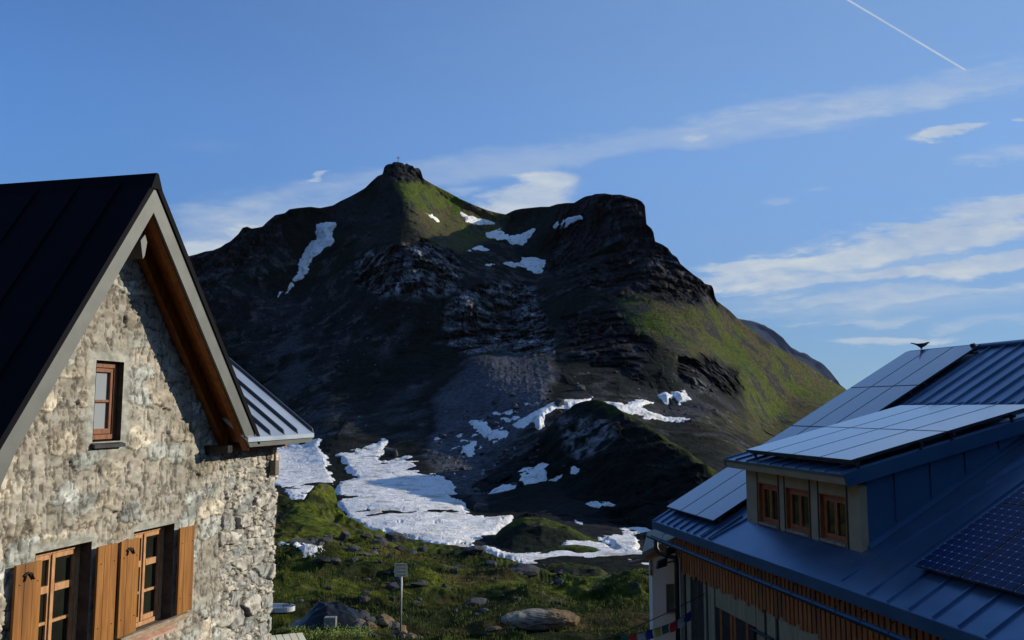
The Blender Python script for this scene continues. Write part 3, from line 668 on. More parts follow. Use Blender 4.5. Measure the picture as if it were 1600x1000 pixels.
# facade: a fine relief of stones and mortar
us = np.arange(-6.6, 0.021, 0.0125); zs = np.arange(-4.0, 2.45, 0.0125)
for h in holes:
    for e in h[:2]: us[np.argmin(abs(us - e))] = e
    for e in h[2:4]: zs[np.argmin(abs(zs - e))] = e
uu, zz = [a.ravel() for a in np.meshgrid(us, zs)]
Q = np.stack([uu, np.zeros_like(uu), zz], -1)
wx = uu + 0.07 * fbm(Q, 0.35, 4, .6, 301) ; wz = zz + 0.07 * fbm(Q, 0.35, 4, .6, 302)
wxs, wzs = wx + .03 * fbm(Q, .09, 2, .5, 310), wz + .03 * fbm(Q, .09, 2, .5, 311)
big = voro(np.stack([wxs * 0.62, wzs * 1.15], -1), 0.25, 31)
sml = voro(np.stack([wxs * 0.6, wzs * 1.35], -1), 0.10, 32)
rub = sst(uu + 0.25 * fbm(Q, 0.8, 3, .6, 303) + 0.10 * (zz + 2), -1.75, -1.25) * sst(-zz + .2 * fbm(Q, .5, 2, .5, 7), .5, .8)     # bare rubble towards the corner
show = np.where(big[2] > 0.50, 1.0, 0.0) * sst(big[1], .035, .07)
show = show * sst(fbm(Q, 1.1, 3, .6, 305), -0.30, 0.1)
show2 = sst(sml[1], .04, .09) * (sml[2] > 0.80) * 0.5 * (1 - show)
rough = ridged(Q * np.array([.5, 1, 1]), 0.16, 4, .6, 306); fineN = fbm(Q * np.array([.55, 1, 1]), 0.06, 3, .65, 307)
Qd = Q + .10 * np.stack([fbm(Q, .22, 3, .6, 380), 0 * uu, fbm(Q, .22, 3, .6, 381)], -1)
crk = sst(np.abs(fbm(Q * np.array([1.3, 1, .8]), .32, 4, .62, 360)), .028, .0) * sst(fbm(Q, .8, 3, .6, 361), -.1, .25)
hM = 0.004 * (rough - .5) + 0.0022 * fineN + .011 * fbm(Qd * np.array([.55, 1, 1.2]), .34, 5, .62, 371) - .014 * crk - .015 * fbm(Q, 1.2, 3, .5, 309) + 0.03 * fbm(Q, 1.2, 3, .5, 309) - .018 * (ridged(Q * np.array([1.6, 1, .7]), .11, 3, .6, 330) > .80)
tlt = (_h((big[2] * 9999).astype(np.int64), (big[2] * 333).astype(np.int64), np.zeros(len(uu), np.int64), 8) - .5) * big[3] + (_h((big[2] * 9999).astype(np.int64), (big[2] * 333).astype(np.int64), np.ones(len(uu), np.int64), 8) - .5) * big[4]
hS = 0.012 * show * (0.3 + big[2]) + .05 * show * tlt + 0.010 * show * ridged(Q * np.array([.9, 1, 1.1]), 0.09, 3, .6, 312) + 0.008 * show2
stn = sst(big[1], .02, .13); stn2 = sst(sml[1], .02, .12); pick = _h((big[2] * 9999).astype(np.int64), (big[2] * 777).astype(np.int64), np.zeros(len(uu), np.int64), 5) > .45
hR = np.where(pick, 0.075 * stn * (0.45 + big[2]) + .09 * tlt * stn, 0.055 * stn2 * (0.3 + sml[2]) + .015) + 0.030 * (ridged(Q * np.array([.7, 1, 1.1]), 0.10, 4, .6, 313) - .5) + 0.02 * fineN - 0.05
H = (hM + hS) * (1 - rub) + hR * rub
cM = np.array([.36, .338, .29]); cW = np.array([.52, .50, .45]); cG = np.array([.29, .305, .30]); cD = np.array([.09, .08, .07])
tone = sst(fbm(Q, 0.7, 5, .6, 320), -.4, .4)
C = cM[None] * (0.78 + .38 * tone)[:, None]
sc = cW[None] * (0.62 + .6 * sml[2])[:, None] * (1 - .3 * (big[2] > .85))[:, None]
stc = sc * (1 + .5 * (((big[2] * 7919) % 1) - .55))[:, None] * np.where((((big[2] * 3571) % 1) > .6)[:, None], np.array([.86, .97, 1.04]), np.array([1.04, .98, .88]))
C = mixc(C, show * .85, np.zeros(3)) + stc * (show * .85)[:, None]
jnt = (big[2] > .50) * sst(fbm(Q, 1.1, 3, .6, 305), -0.30, 0.1) * sst(big[1], .045, .02); C = mixc(C, jnt * .45, cD * 1.5)
C = mixc(C, show2 * .6, cG * 1.15); C = mixc(C, crk * .6, cD)
sr_ = np.where(pick, big[2], sml[2]); se = np.where(pick, stn, stn2)
crub = mixc(np.tile(cG * 1.0, (len(uu), 1)), sst(sr_, .2, .8), cW * .95) * (0.75 + .5 * vn(Q, .07, 8))[:, None]
crub = mixc(np.tile(cM * .62, (len(uu), 1)), se, np.zeros(3)) + crub * se[:, None]
C = C * (1 - rub)[:, None] + crub * rub[:, None]
pit = sst(ridged(Q * np.array([1.6, 1, .7]), .11, 3, .6, 330), .80, .86); C = mixc(C, pit * .75, cD)
rust = sst(fbm(Q, .25, 4, .65, 340) , .34, .55) * np.exp(-((uu + 3.8) / .8) ** 2 - ((zz + .75) / .35) ** 2) ; C = mixc(C, rust * .7, np.array([.33, .17, .06]))
for h in holes:                            # smoothed plaster round the openings
    dx = np.maximum(np.maximum(h[0] - uu, uu - h[1]), 0); dz_ = np.maximum(np.maximum(h[2] - zz, zz - h[3]), 0); d = np.hypot(dx, dz_) + .035 * fbm(Q, .2, 3, .6, 341)
    wd = 0.13 if h[4] == 'small' else 0.09
    m = 1 - sst(d, wd * .55, wd * 1.25)
    H = H * (1 - m) + (0.006 * fineN) * m; C = mixc(C, m * .9, np.array([.32, .33, .30]) * 1.05)
    H = H * sst(np.hypot(dx, dz_), 0, .012)
C = np.clip(C * (0.88 + .24 * vn(Q, .035, 9))[:, None], 0.02, .62)
side = sst(uu, -.10, 0.0)
ush = uu + side * (0.05 * fbm(Q * np.array([0, 1, 1]), .3, 4, .65, 350) - .0)
Pw = P0[None] + ush[:, None] * d1[None] + (H - side * .03)[:, None] * n1[None]; Pw[:, 2] = zz
nr, nc = len(zs), len(us)
uc = (us[:-1] + us[1:]) / 2; zc = (zs[:-1] + zs[1:]) / 2; UC, ZC = np.meshgrid(uc, zc)
keep = np.ones(UC.shape, bool)
for h in holes: keep &= ~((UC > h[0]) & (UC < h[1]) & (ZC > h[2]) & (ZC < h[3]))
keep &= ZC < np.where(UC < UR + 0.15, ztop(UC) - 0.10, -0.42)
hl = origin(house)
wall_me = grid_mesh('wall', Pw, nr, nc, mask=keep, colr=C, mat=M_STONE, loc=hl)
facade = link_mesh('wall', wall_me, house)
# the rest of the masonry: end face, lower part, back; reveals of the openings
mb = MB(LF)
mb.box((-6.6, -7.5, -7.3), (0.0, -.06, -3.99)); mb.box((-6.6, -7.5, -3.99), (-6.3, -.05, -0.9)); mb.box((-.30, -7.5, -3.99), (-.012, -.05, -0.45))
mb.box((-6.3, -7.5, -3.99), (-.3, -7.2, 0))
mb.build('masonry', M_PLAST, house)
for h in holes:
    mb = MB(LF)
    dpt = -0.32; u0, u1, z0, z1 = h[:4]
    mb.add([(u0, 0.004, z0), (u0, dpt, z0), (u0, dpt, z1), (u0, 0.004, z1)], [(0, 1, 2, 3)]); mb.add([(u1, 0.004, z0), (u1, dpt, z0), (u1, dpt, z1), (u1, 0.004, z1)], [(3, 2, 1, 0)])
    mb.add([(u0, 0.004, z0), (u1, 0.004, z0), (u1, dpt, z0), (u0, dpt, z0)], [(0, 1, 2, 3)]); mb.add([(u0, 0.004, z1), (u1, 0.004, z1), (u1, dpt, z1), (u0, dpt, z1)], [(3, 2, 1, 0)])
    mb.build('window_reveal', M_REV, house, nrm=False)

# --- roof of the gable wing
LEN = 9.0
th = 0.10
mb = MB(LF)
dr = Vector((1, SR)).normalized(); dl = Vector((1, SLf)).normalized()
def slab(u0, u1, sl, w0, w1, off0, off1):
    """roof layer between two vertical offsets below the top line"""
    a, b = float(ztop(np.array(u0))), float(ztop(np.array(u1)))
    return [(u0, w0, a - off1), (u1, w0, b - off1), (u1, w1, b - off1), (u0, w1, a - off1), (u0, w0, a - off0), (u1, w0, b - off0), (u1, w1, b - off0), (u0, w1, a - off0)]
M_list = []
mb.hexa(slab(AP[0], UR + .03, SR, WV + .02, -LEN, -.05, .06)); mb.hexa(slab(ULft, AP[0], SLf, WV + .02, -LEN, -.05, .06))
w = 0.1
while w > -LEN + .2:
    u0, u1 = ULft, AP[0]; a, b = float(ztop(np.array(u0))), AP[1]
    mb.hexa([(u0, w, a + .05), (u1, w, b + .05), (u1, w - .02, b + .05), (u0, w - .02, a + .05), (u0, w, a + .09), (u1, w, b + .09), (u1, w - .02, b + .09), (u0, w - .02, a + .09)])
    w -= 0.56
roof = mb.build('roof', M_ROOFD, house, 'dark metal roof', nrm=False)
mb = MB(LF)
mb.hexa([(AP[0] - .10, WV + .03, AP[1] - .11), (AP[0] + .10, WV + .03, AP[1] - .09), (AP[0] + .10, -LEN, AP[1] - .09), (AP[0] - .10, -LEN, AP[1] - .11), (AP[0] - .02, WV + .03, AP[1] + .085), (AP[0] + .02, WV + .03, AP[1] + .085), (AP[0] + .02, -LEN, AP[1] + .085), (AP[0] - .02, -LEN, AP[1] + .085)])
mb.build('ridge_cap', M_ROOFD, roof)
# fascia boards in sheet metal, with the joints the photo shows
def vz(u, off): return float(ztop(np.array(u))) - off
FH = .37
mb = MB(LF)
def fpiece(u0, u1, jog=0.0):
    mb.hexa([(u0, WV - .03, vz(u0, FH)), (u1, WV - .03, vz(u1, FH)), (u1, WV + jog, vz(u1, FH)), (u0, WV + jog, vz(u0, FH)), (u0, WV - .03, vz(u0, .0)), (u1, WV - .03, vz(u1, .0)), (u1, WV + jog, vz(u1, .0)), (u0, WV + jog, vz(u0, .0))])
fpiece(AP[0], UR - .2, 0.0); fpiece(-5.00, AP[0], .002); fpiece(ULft + .1, -5.002, .005)
# right foot where gable fascia meets the eave fascia
EZ0, EZ1 = -0.53, -0.375
mb.add([(UR - .2, WV, vz(UR - .2, FH)), (UR - .2, WV, vz(UR - .2, 0)), (UR - .0, WV, EZ1 + .0), (UR + 0.0, WV, EZ0), (UR - .22, WV, EZ0)], [(0, 4, 3, 2, 1)])
mb.box((UR, WV - .03, EZ0), (0.16, WV + .001, EZ1))
mb.box((0.16, -2.6, EZ0), (0.19, WV + .001, EZ1 + .01)) if False else None
# left foot
mb.add([(ULft + .1, WV + .004, vz(ULft + .1, 0)), (ULft - .06, WV + .004, -.52), (ULft - .06, WV + .004, -.86), (ULft + .14, WV + .004, -.86), (ULft + .16, WV + .004, -.68), (ULft + .30, WV + .004, vz(ULft + .30, FH)), (ULft + .1, WV + .004, vz(ULft + .1, FH))], [(0, 1, 2, 3, 4, 5, 6)])
fas = mb.build('fascia', M_FASC, house, nrm=False)
# small screws and joint lines are left to the relief; ridge purlin cap hanging under the fascia
mb = MB(LF)
mb.add([(-4.17, WV + .012, 1.86), (-4.10, WV + .012, 1.94), (-4.06, WV + .012, 1.86), (-4.09, WV + .012, 1.70), (-4.12, WV + .012, 1.66), (-4.17, WV - .2, 1.86), (-4.10, WV - .2, 1.94), (-4.06, WV - .2, 1.86), (-4.09, WV - .2, 1.70), (-4.12, WV - .2, 1.66)],
       [(0, 4, 3, 2, 1), (0, 1, 6, 5), (1, 2, 7, 6), (2, 3, 8, 7), (3, 4, 9, 8), (4, 0, 5, 9)])
mb.build('purlin_cap', M_FASC, house)
# soffit boards and rafters under the verge
mb = MB(LF)
for k in range(4):
    w0 = WV - .035 - k * .15; w1 = w0 - .144
    mb.hexa(slab(AP[0], UR - .02, SR, w0, w1, .065, .10)); mb.hexa(slab(ULft + .05, AP[0], SLf, w0, w1, .065, .10))
mb.build('soffit', M_SOFF, house)
for (w0, w1, o0, o1) in ((.44, .34, .10, .33), (.12, .02, .10, .36)):
    mb = MB(LF); mb.hexa(slab(AP[0] + .05, UR - .12, SR, w0, w1, o0, o1)); mb.build('rafter', M_SOFF, house, bevel=.006)
    mb = MB(LF); mb.hexa(slab(ULft + .2, AP[0] - .05, SLf, w0, w1, o0, o1)); mb.build('rafter', M_SOFF, house, bevel=.006)
# eave purlin stub and rafter feet at the right corner
mb = MB(LF); mb.box((-2.02, -.3, -.60), (-1.90, .36, -.50)); mb.build('purlin', M_IRON, house, bevel=.008)
mb = MB(LF); mb.box((-1.85, -.02, -.60), (.10, .12, -.535)); mb.build('eave_beam', M_SOFF, house, bevel=.006)
# --- the lower eave roof on the right, standing seams running down to the fascia
TQ = math.tan(R(37)); RW = 3.0
mb = MB(LF)
def er(u, w, o): return (u, w, EZ1 + (WV - w) * TQ + o)
mb.hexa([er(UR - .3, WV + .03, -.06), er(.17, WV + .03, -.06), er(.17, -RW, -.06), er(UR - .3, -RW, -.06), er(UR - .3, WV + .03, .0), er(.17, WV + .03, .0), er(.17, -RW, .0), er(UR - .3, -RW, .0)])
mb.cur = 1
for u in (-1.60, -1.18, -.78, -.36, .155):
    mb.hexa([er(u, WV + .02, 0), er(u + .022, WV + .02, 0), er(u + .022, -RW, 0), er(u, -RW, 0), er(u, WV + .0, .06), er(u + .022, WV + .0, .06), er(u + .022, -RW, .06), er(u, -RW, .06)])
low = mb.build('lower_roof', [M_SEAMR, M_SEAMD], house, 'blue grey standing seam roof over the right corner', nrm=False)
mb = MB(LF); mb.hexa([er(.17, WV, -.16), er(.185, WV, -.16), er(.185, -RW, -.16), er(.17, -RW, -.16), er(.17, WV, .03), er(.185, WV, .03), er(.185, -RW, .03), er(.17, -RW, .03)])
mb.build('verge_board', M_FASC, low)
mb = MB(LF); mb.hexa([er(UR, WV - .03, -.10), er(.16, WV - .03, -.10), er(.16, -.1, -.10), er(UR, -.1, -.10), er(UR, WV - .03, -.07), er(.16, WV - .03, -.07), er(.16, -.1, -.07), er(UR, -.1, -.07)])
mb.build('soffit', M_SOFF, low)
# wall light and small pipe under the eave
mb = MB(LF); mb.tube([(-.27, .10, -.55), (-.27, .10, -.80)], .022); mb.build('conduit', mat('pale_pipe', (.42, .33, .24), (.5, .4, .3), rough=.6), house, smooth=True)
mb = MB(LF); mb.box((-.32, .04, -1.03), (-.20, .14, -.80)); mb.build('junction_box', mat('grey_box', (.10, .09, .08), (.16, .14, .12), rough=.6), house, bevel=.01)
# chimney cap showing behind the ridge
mb = MB(LF); mb.box((AP[0] - .30, -8.2, 1.8), (AP[0] + .3, -7.6, 3.10)); ch = mb.build('chimney', mat('chimney_render', (.5, .48, .42), (.6, .57, .5), rough=.9), house)
mb = MB(LF); mb.box((AP[0] - .37, -8.3, 3.10), (AP[0] + .37, -7.5, 3.14)); mb.build('cap', M_IRON, ch)

# --- windows
def bar(mb, u0, u1, z0, z1, w0, w1): mb.box((u0, w0, z0), (u1, w1, z1))
for h in holes[1:]:
    u0, u1, z0, z1 = h[:4]; um = (u0 + u1) / 2
    w0, w1 = -.20, -.135
    mb = MB(LF)
    bar(mb, u0, u0 + .05, z0, z1, w0, w1); bar(mb, u1 - .05, u1, z0, z1, w0, w1); bar(mb, u0 + .05, u1 - .05, z1 - .07, z1, w0, w1); bar(mb, u0 + .05, u1 - .05, z0, z0 + .05, w0, w1 + .01)
    win = mb.build('window', M_SASH, house, bevel=.004)
    for (a, b) in ((u0 + .053, um - .004), (um + .004, u1 - .053)):
        mb = MB(LF); zb, zt = z0 + .053, z1 - .075; ws0, ws1 = -.195, -.145
        bar(mb, a, a + .042, zb, zt, ws0, ws1); bar(mb, b - .042, b, zb, zt, ws0, ws1); bar(mb, a + .042, b - .042, zt - .05, zt, ws0, ws1); bar(mb, a + .042, b - .042, zb, zb + .06, ws0, ws1)
        H3 = (zt - zb) / 3
        bar(mb, a + .042, b - .042, zt - H3 - .045, zt - H3 + .03, ws0 + .01, ws1 + .006); bar(mb, a + .042, b - .042, zb + H3 - .02, zb + H3 + .012, ws0 + .01, ws1 - .004)
        mb.build('sash', M_SASH, win, bevel=.004)
        mb = MB(LF); mb.add([(a + .03, -.172, zb + .02), (b - .03, -.172, zb + .02), (b - .03, -.172, zt - .02), (a + .03, -.172, zt - .02)], [(0, 1, 2, 3)]); mb.build('pane', M_GLASS, win, nrm=False)
    mb = MB(LF); mb.box((um - .018, -.145, z0 + .06), (um + .018, -.128, z1 - .08)); mb.build('cover_strip', M_SASH, win)
h = holes[0]; u0, u1, z0, z1 = h[:4]
mb = MB(LF); w0, w1 = -.16, -.075
bar(mb, u0, u0 + .055, z0 + .02, z1, w0, w1); bar(mb, u1 - .055, u1, z0 + .02, z1, w0, w1); bar(mb, u0 + .055, u1 - .055, z1 - .075, z1, w0, w1); bar(mb, u0 + .055, u1 - .055, z0 + .02, z0 + .075, w0, w1 + .01)
win = mb.build('window', M_SASHR, house, 'small red brown gable window', bevel=.004)
mb = MB(LF); a, b, zb, zt = u0 + .058, u1 - .058, z0 + .08, z1 - .08; zm = (zb + zt) / 2
bar(mb, a, a + .04, zb, zt, -.15, -.09); bar(mb, b - .04, b, zb, zt, -.15, -.09); bar(mb, a + .04, b - .04, zt - .045, zt, -.15, -.09); bar(mb, a + .04, b - .04, zb, zb + .06, -.15, -.085); bar(mb, a + .04, b - .04, zm - .015, zm + .015, -.14, -.095)
mb.build('sash', M_SASHR, win, bevel=.004)
mb = MB(LF); mb.add([(a + .03, -.125, zb + .02), (b - .03, -.125, zb + .02), (b - .03, -.125, zt - .02), (a + .03, -.125, zt - .02)], [(0, 1, 2, 3)]); mb.build('pane', M_SKYPANE, win, nrm=False)
mb = MB(LF); mb.hexa([(u0 - .03, -.1, z0 - .03), (u1 + .02, -.1, z0 - .03), (u1 + .02, .06, z0 - .07), (u0 - .03, .06, z0 - .07), (u0 - .03, -.1, z0 + .015), (u1 + .02, -.1, z0 + .015), (u1 + .02, .06, z0 - .03), (u0 - .03, .06, z0 - .03)]); mb.build('sill', M_SILL, win)
for h in holes[1:]:
    mb = MB(LF); u0, u1, z0 = h[0], h[1], h[2]
    mb.box((u0 - .26, .03, z0 - .045), (u1 + .28, .095, z0 + .025)); mb.build('shutter_rest', M_GREYW, house, bevel=.006)
    mb = MB(LF); mb.hexa([(u0 - .02, -.14, z0 - .04), (u1 + .02, -.14, z0 - .04), (u1 + .02, .10, z0 - .12), (u0 - .02, .10, z0 - .12), (u0 - .02, -.14, z0 - .01), (u1 + .02, -.14, z0 - .01), (u1 + .02, .10, z0 - .10), (u0 - .02, .10, z0 - .10)])
    mb.build('sill', mat('brick_sill', (.42, .22, .16), (.55, .38, .30), scale=9, rough=.8), house)
SHN = [(-5.19, -4.862, 'stain'), (-4.068, -3.755, ''), (-3.695, -3.375, 'hook'), (-2.60, -2.285, '')]
for u0, u1, kd in SHN:
    z0, z1 = -2.575, -1.512
    mb = MB(LF)
    n = 3
    for k in range(n):
        a = u0 + (u1 - u0) * k / n; b = u0 + (u1 - u0) * (k + 1) / n
        mb.box((a + .0012, .060, z0 + .001 * k), (b - .0012, .090 + .0015 * (k % 2), z1 - .001 * k))
    mb.box((u0 + .03, .040, z0 + .15), (u1 - .03, .060, z0 + .24)); mb.box((u0 + .03, .040, z1 - .24), (u1 - .03, .060, z1 - .15))
    sh = mb.build('shutter', M_WOODL, house, bevel=.003)
    uu_ = (u0 + u1) / 2
    mb = MB(LF); zt = z1 - .13
    mb.tube([(uu_ - .07, .098, zt + .02), (uu_ - .03, .108, zt + .045), (uu_ + .01, .112, zt + .03), (uu_ + .05, .104, zt - .03)], .011, 6); mb.tube([(uu_ - .045, .104, zt + .035), (uu_ - .06, .100, zt - .035)], .008, 6)
    if kd or u0 < -5: mb.build('holdback', M_IRON, sh)
    for zq in (z0 + .19, z1 - .19):
        for uq in (u0 + .05, u1 - .05): mb = MB(LF); mb.tube([(uq, .088, zq), (uq, .096, zq)], .006, 6); mb.build('screw', M_IRON, sh)
# ------------------------------------------------------------------ hut on the right with dormer and solar panels
_r = uv(525, HOR); d3 = np.array([_r[0], 1.0, 0]); d3 /= np.linalg.norm(d3); n3 = np.array([d3[1], -d3[0], 0])
TR = math.tan(R(29.5)); CR = math.cos(R(29.5)); SRr = math.sin(R(29.5))
EA = np.array([3.3553, 20.0396, -2.6452])
def RF(a, h, z): return np.array([EA[0], EA[1], 0]) - a * d3 + h * n3 + np.array([0, 0, z])     # a: towards the camera, h: inwards, z: height
ZE = EA[2]
def RS(a, b, o=0.0):                                   # point on the main roof: b up the slope, o above the sheet
    h = b * CR - o * SRr; return RF(a, h, ZE + b * SRr + o * CR)
hut = empty('mountain_hut', RF(4, 3, -7.4), 'long mountain hut with blue grey standing seam roof, three window dormer and solar panels', 'hut')
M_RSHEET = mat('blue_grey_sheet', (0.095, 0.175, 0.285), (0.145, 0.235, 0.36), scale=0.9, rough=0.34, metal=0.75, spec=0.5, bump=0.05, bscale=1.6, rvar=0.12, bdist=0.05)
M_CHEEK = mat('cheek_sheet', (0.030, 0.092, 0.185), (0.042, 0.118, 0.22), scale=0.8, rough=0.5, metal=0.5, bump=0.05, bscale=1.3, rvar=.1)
M_DPL = mat('dormer_paint', (0.27, 0.22, 0.13), (0.33, 0.27, 0.16), scale=3, rough=0.8, bump=0.1, bscale=30, bdist=.004)
M_SLAT = mat('larch_slats', (0.32, 0.10, 0.026), (0.47, 0.165, 0.047), scale=3.5, rough=0.7, stretch=(3, 3, .6), bump=0.2, c3=(0.20, 0.085, 0.035))
M_BOARD = mat('grey_green_boards', (0.25, 0.22, 0.13), (0.36, 0.32, 0.20), scale=2.5, rough=0.8, stretch=(4, 4, .5), bump=0.15)
M_DARKW = mat('dark_wall', (0.015, 0.013, 0.012), (0.03, 0.026, 0.022), scale=3, rough=0.85)
M_RWOOD = mat('dormer_window_wood', (0.26, 0.07, 0.02), (0.38, 0.12, 0.035), scale=7, rough=0.5, stretch=(3, 3, 1), bump=0.1)
M_PIPE = mat('dark_pipe', (0.02, 0.021, 0.024), (0.035, 0.036, 0.04), scale=4, rough=0.45, metal=0.5)
M_GUT = mat('zinc_gutter', (0.035, 0.07, 0.12), (0.05, 0.10, 0.16), scale=4, rough=0.45, metal=0.6)
M_ALU = mat('panel_frame', (0.05, 0.055, 0.06), (0.08, 0.085, 0.09), scale=6, rough=0.4, metal=0.7)
def panel_mat(name, base, rough, line, spec=0.5, coat=0.0):
    m = bpy.data.materials.new(name); m.use_nodes = True; x = NX(m.node_tree); b = m.node_tree.nodes['Principled BSDF']
    uvn = x.n('ShaderNodeUVMap'); s = x.n('ShaderNodeSeparateXYZ'); x.put(s.inputs[0], uvn.outputs[0])
    fu = x.m('ABSOLUTE', x.m('SUBTRACT', x.m('FRACT', x.m('DIVIDE', s.outputs[0], .1383)), .5)); fv = x.m('ABSOLUTE', x.m('SUBTRACT', x.m('FRACT', x.m('DIVIDE', s.outputs[1], .1383)), .5))
    ln = x.m('MAXIMUM', x.ss(fu, .472, .49), x.ss(fv, .472, .49))
    dia = x.ss(x.m('ADD', fu, fv), .885, .91)
    bus = x.ss(x.m('ABSOLUTE', x.m('SUBTRACT', x.m('FRACT', x.m('DIVIDE', s.outputs[0], .0461)), .5)), .46, .49)
    g = x.n('ShaderNodeNewGeometry'); nzv = x.noise(g.outputs['Position'], 1.1, 4)
    c = x.mix(nzv, tuple(v * .8 for v in base), tuple(v * 1.2 for v in base))
    c = x.mix(x.m('MULTIPLY', bus, .12), c, line); c = x.mix(x.m('MULTIPLY', ln, .35), c, line); c = x.mix(x.m('MULTIPLY', dia, .9), c, tuple(min(1, v * 1.6) for v in line))
    x.put(b.inputs['Base Color'], c); x.put(b.inputs['Roughness'], x.m('ADD', rough, x.m('MULTIPLY', nzv, .06))); b.inputs['Specular IOR Level'].default_value = spec
    b.inputs['Coat Weight'].default_value = coat; b.inputs['Coat Roughness'].default_value = .08
    return m
M_PV = panel_mat('solar_cells', (0.002, 0.010, 0.060), .35, (.25, .38, .62), .12, 0)
M_PVF = panel_mat('solar_cells_sky_sheen', (0.055, 0.085, 0.14), .16, (.09, .12, .2), .9, 1.0)  # sky sheen put into the paler base colour

# main roof sheet
AE = 16.0
mb = MB(); P_ = lambda *a: tuple(RS(*a))
v = [P_(0, -.02, -.12), P_(AE, -.02, -.12), P_(AE, 8.2, -.12), P_(0, 8.2, -.12), P_(0, -.02, 0), P_(AE, -.02, 0), P_(AE, 8.2, 0), P_(0, 8.2, 0)]
mb.hexa(v)
top = RS(0, 8.2); hr = 8.2 * CR
def back(a, o): return tuple(RF(a, hr + 6, ZE + 8.2 * SRr - 6 * TR + o))
mb.hexa([P_(0, 8.2, -.12), P_(AE, 8.2, -.12), back(AE, -.14), back(0, -.14), P_(0, 8.2, 0), P_(AE, 8.2, 0), back(AE, 0), back(0, 0)])
def seam(mb, a0, b0, a1, b1, hh=.035, ww=.02):
    mb.hexa([P_(a0, b0, 0), P_(a0 + ww, b0, 0), P_(a1 + ww, b1, 0), P_(a1, b1, 0), P_(a0, b0, hh), P_(a0 + ww, b0, hh), P_(a1 + ww, b1, hh), P_(a1, b1, hh)])
for k in range(9):
    a = .02 + k * .36; seam(mb, a, .02, a, .62 if a < 2.7 else .9)
seam(mb, 2.98, .03, 3.18, .95); seam(mb, 2.62, .02, 2.62, 2.3)
a = 8.07
seam(mb, 7.33, .12, 7.72, 3.9, .02); seam(mb, 7.45, 3.0, 7.75, 8.1)
while a < AE:
    seam(mb, a, .02, a, 8.15); a += .445
a = 2.75
while a < 7.7:
    b0 = 5.3
    seam(mb, a, b0, a, 8.15, .045); a += .445
rroof = mb.build('roof', M_RSHEET, hut, nrm=False)
mb = MB(); mb.tube([tuple(RS(-.03, 8.2, .03)), tuple(RS(AE, 8.2, .03))], .07, 10); mb.build('ridge_cap', M_RSHEET, rroof, smooth=True)
mb = MB(); mb.box((0, -.045, ZE - .16), (AE, -.005, ZE + .012)); mb.fr = RF; mb.v = []; mb.f = []; mb.mi = []; mb.uv = []; mb.box((-.01, -.05, ZE - .17), (AE, -.012, ZE + .004)); mb.build('eave_edge', M_CHEEK, rroof)
mb = MB(); mb.hexa([P_(-.03, -.02, -.17), P_(-.002, -.02, -.17), P_(-.002, 8.25, -.17), P_(-.03, 8.25, -.17), P_(-.03, -.02, .03), P_(-.002, -.02, .03), P_(-.002, 8.25, .03), P_(-.03, 8.25, .03)]); mb.build('verge_edge', M_RSHEET, rroof)
mb = MB()
mb.tube([tuple(RS(2.42, 7.98, .03)), tuple(RS(2.42, 8.02, .2))], .06, 8)
mb.build('ridge_bracket', M_PIPE, rroof)

# solar panels
def panel(a0, b0, wa, lb, o, S=RS, M=M_PV, name='solar_panel'):
    mb = MB(); t = .035
    q = lambda a, b, oo: tuple(S(a, b, oo))
    mb.hexa([q(a0, b0, o - t), q(a0 + wa, b0, o - t), q(a0 + wa, b0 + lb, o - t), q(a0, b0 + lb, o - t), q(a0, b0, o), q(a0 + wa, b0, o), q(a0 + wa, b0 + lb, o), q(a0, b0 + lb, o)])
    pr = mb.build(name, M_ALU, hut)
    e = .012
    mb = MB(); mb.add([q(a0 + e, b0 + e, o + .003), q(a0 + wa - e, b0 + e, o + .003), q(a0 + wa - e, b0 + lb - e, o + .003), q(a0 + e, b0 + lb - e, o + .003)], [(0, 1, 2, 3)], [[(0, 0), (wa - 2 * e, 0), (wa - 2 * e, lb - 2 * e), (0, lb - 2 * e)]])
    mb.build('glass', M, pr, nrm=False)
    return pr
PW, PL, G = .83, 1.90, .02
def rail(a0, a1, b, o, S=RS):
    mb = MB(); q = lambda a, b, oo: tuple(S(a, b, oo))
    mb.hexa([q(a0, b, o - .05), q(a1, b, o - .05), q(a1, b + .05, o - .05), q(a0, b + .05, o - .05), q(a0, b, o), q(a1, b, o), q(a1, b + .05, o), q(a0, b + .05, o)]); mb.build('mounting_rail', M_ALU, hut)
for r_ in range(4):
    b0 = .42 + r_ * (PL + G)
    for c in range(3):
        if r_ in (0,) or True: panel(.03 + c * (PW + G), b0, PW, PL if r_ else PL, .14, M=M_PVF)
    rail(.0, 2.6, b0 + .12, .10); rail(0, 2.6, b0 + PL - .3, .10)
for r_ in range(3):
    for c in range(5): panel(8.40 + c * (.85 + G), .72 + r_ * (1.66 + G), .85, 1.66, .13)
    rail(8.36, 12.7, .80 + r_ * 1.68, .09); rail(8.36, 12.7, 2.0 + r_ * 1.68, .09)

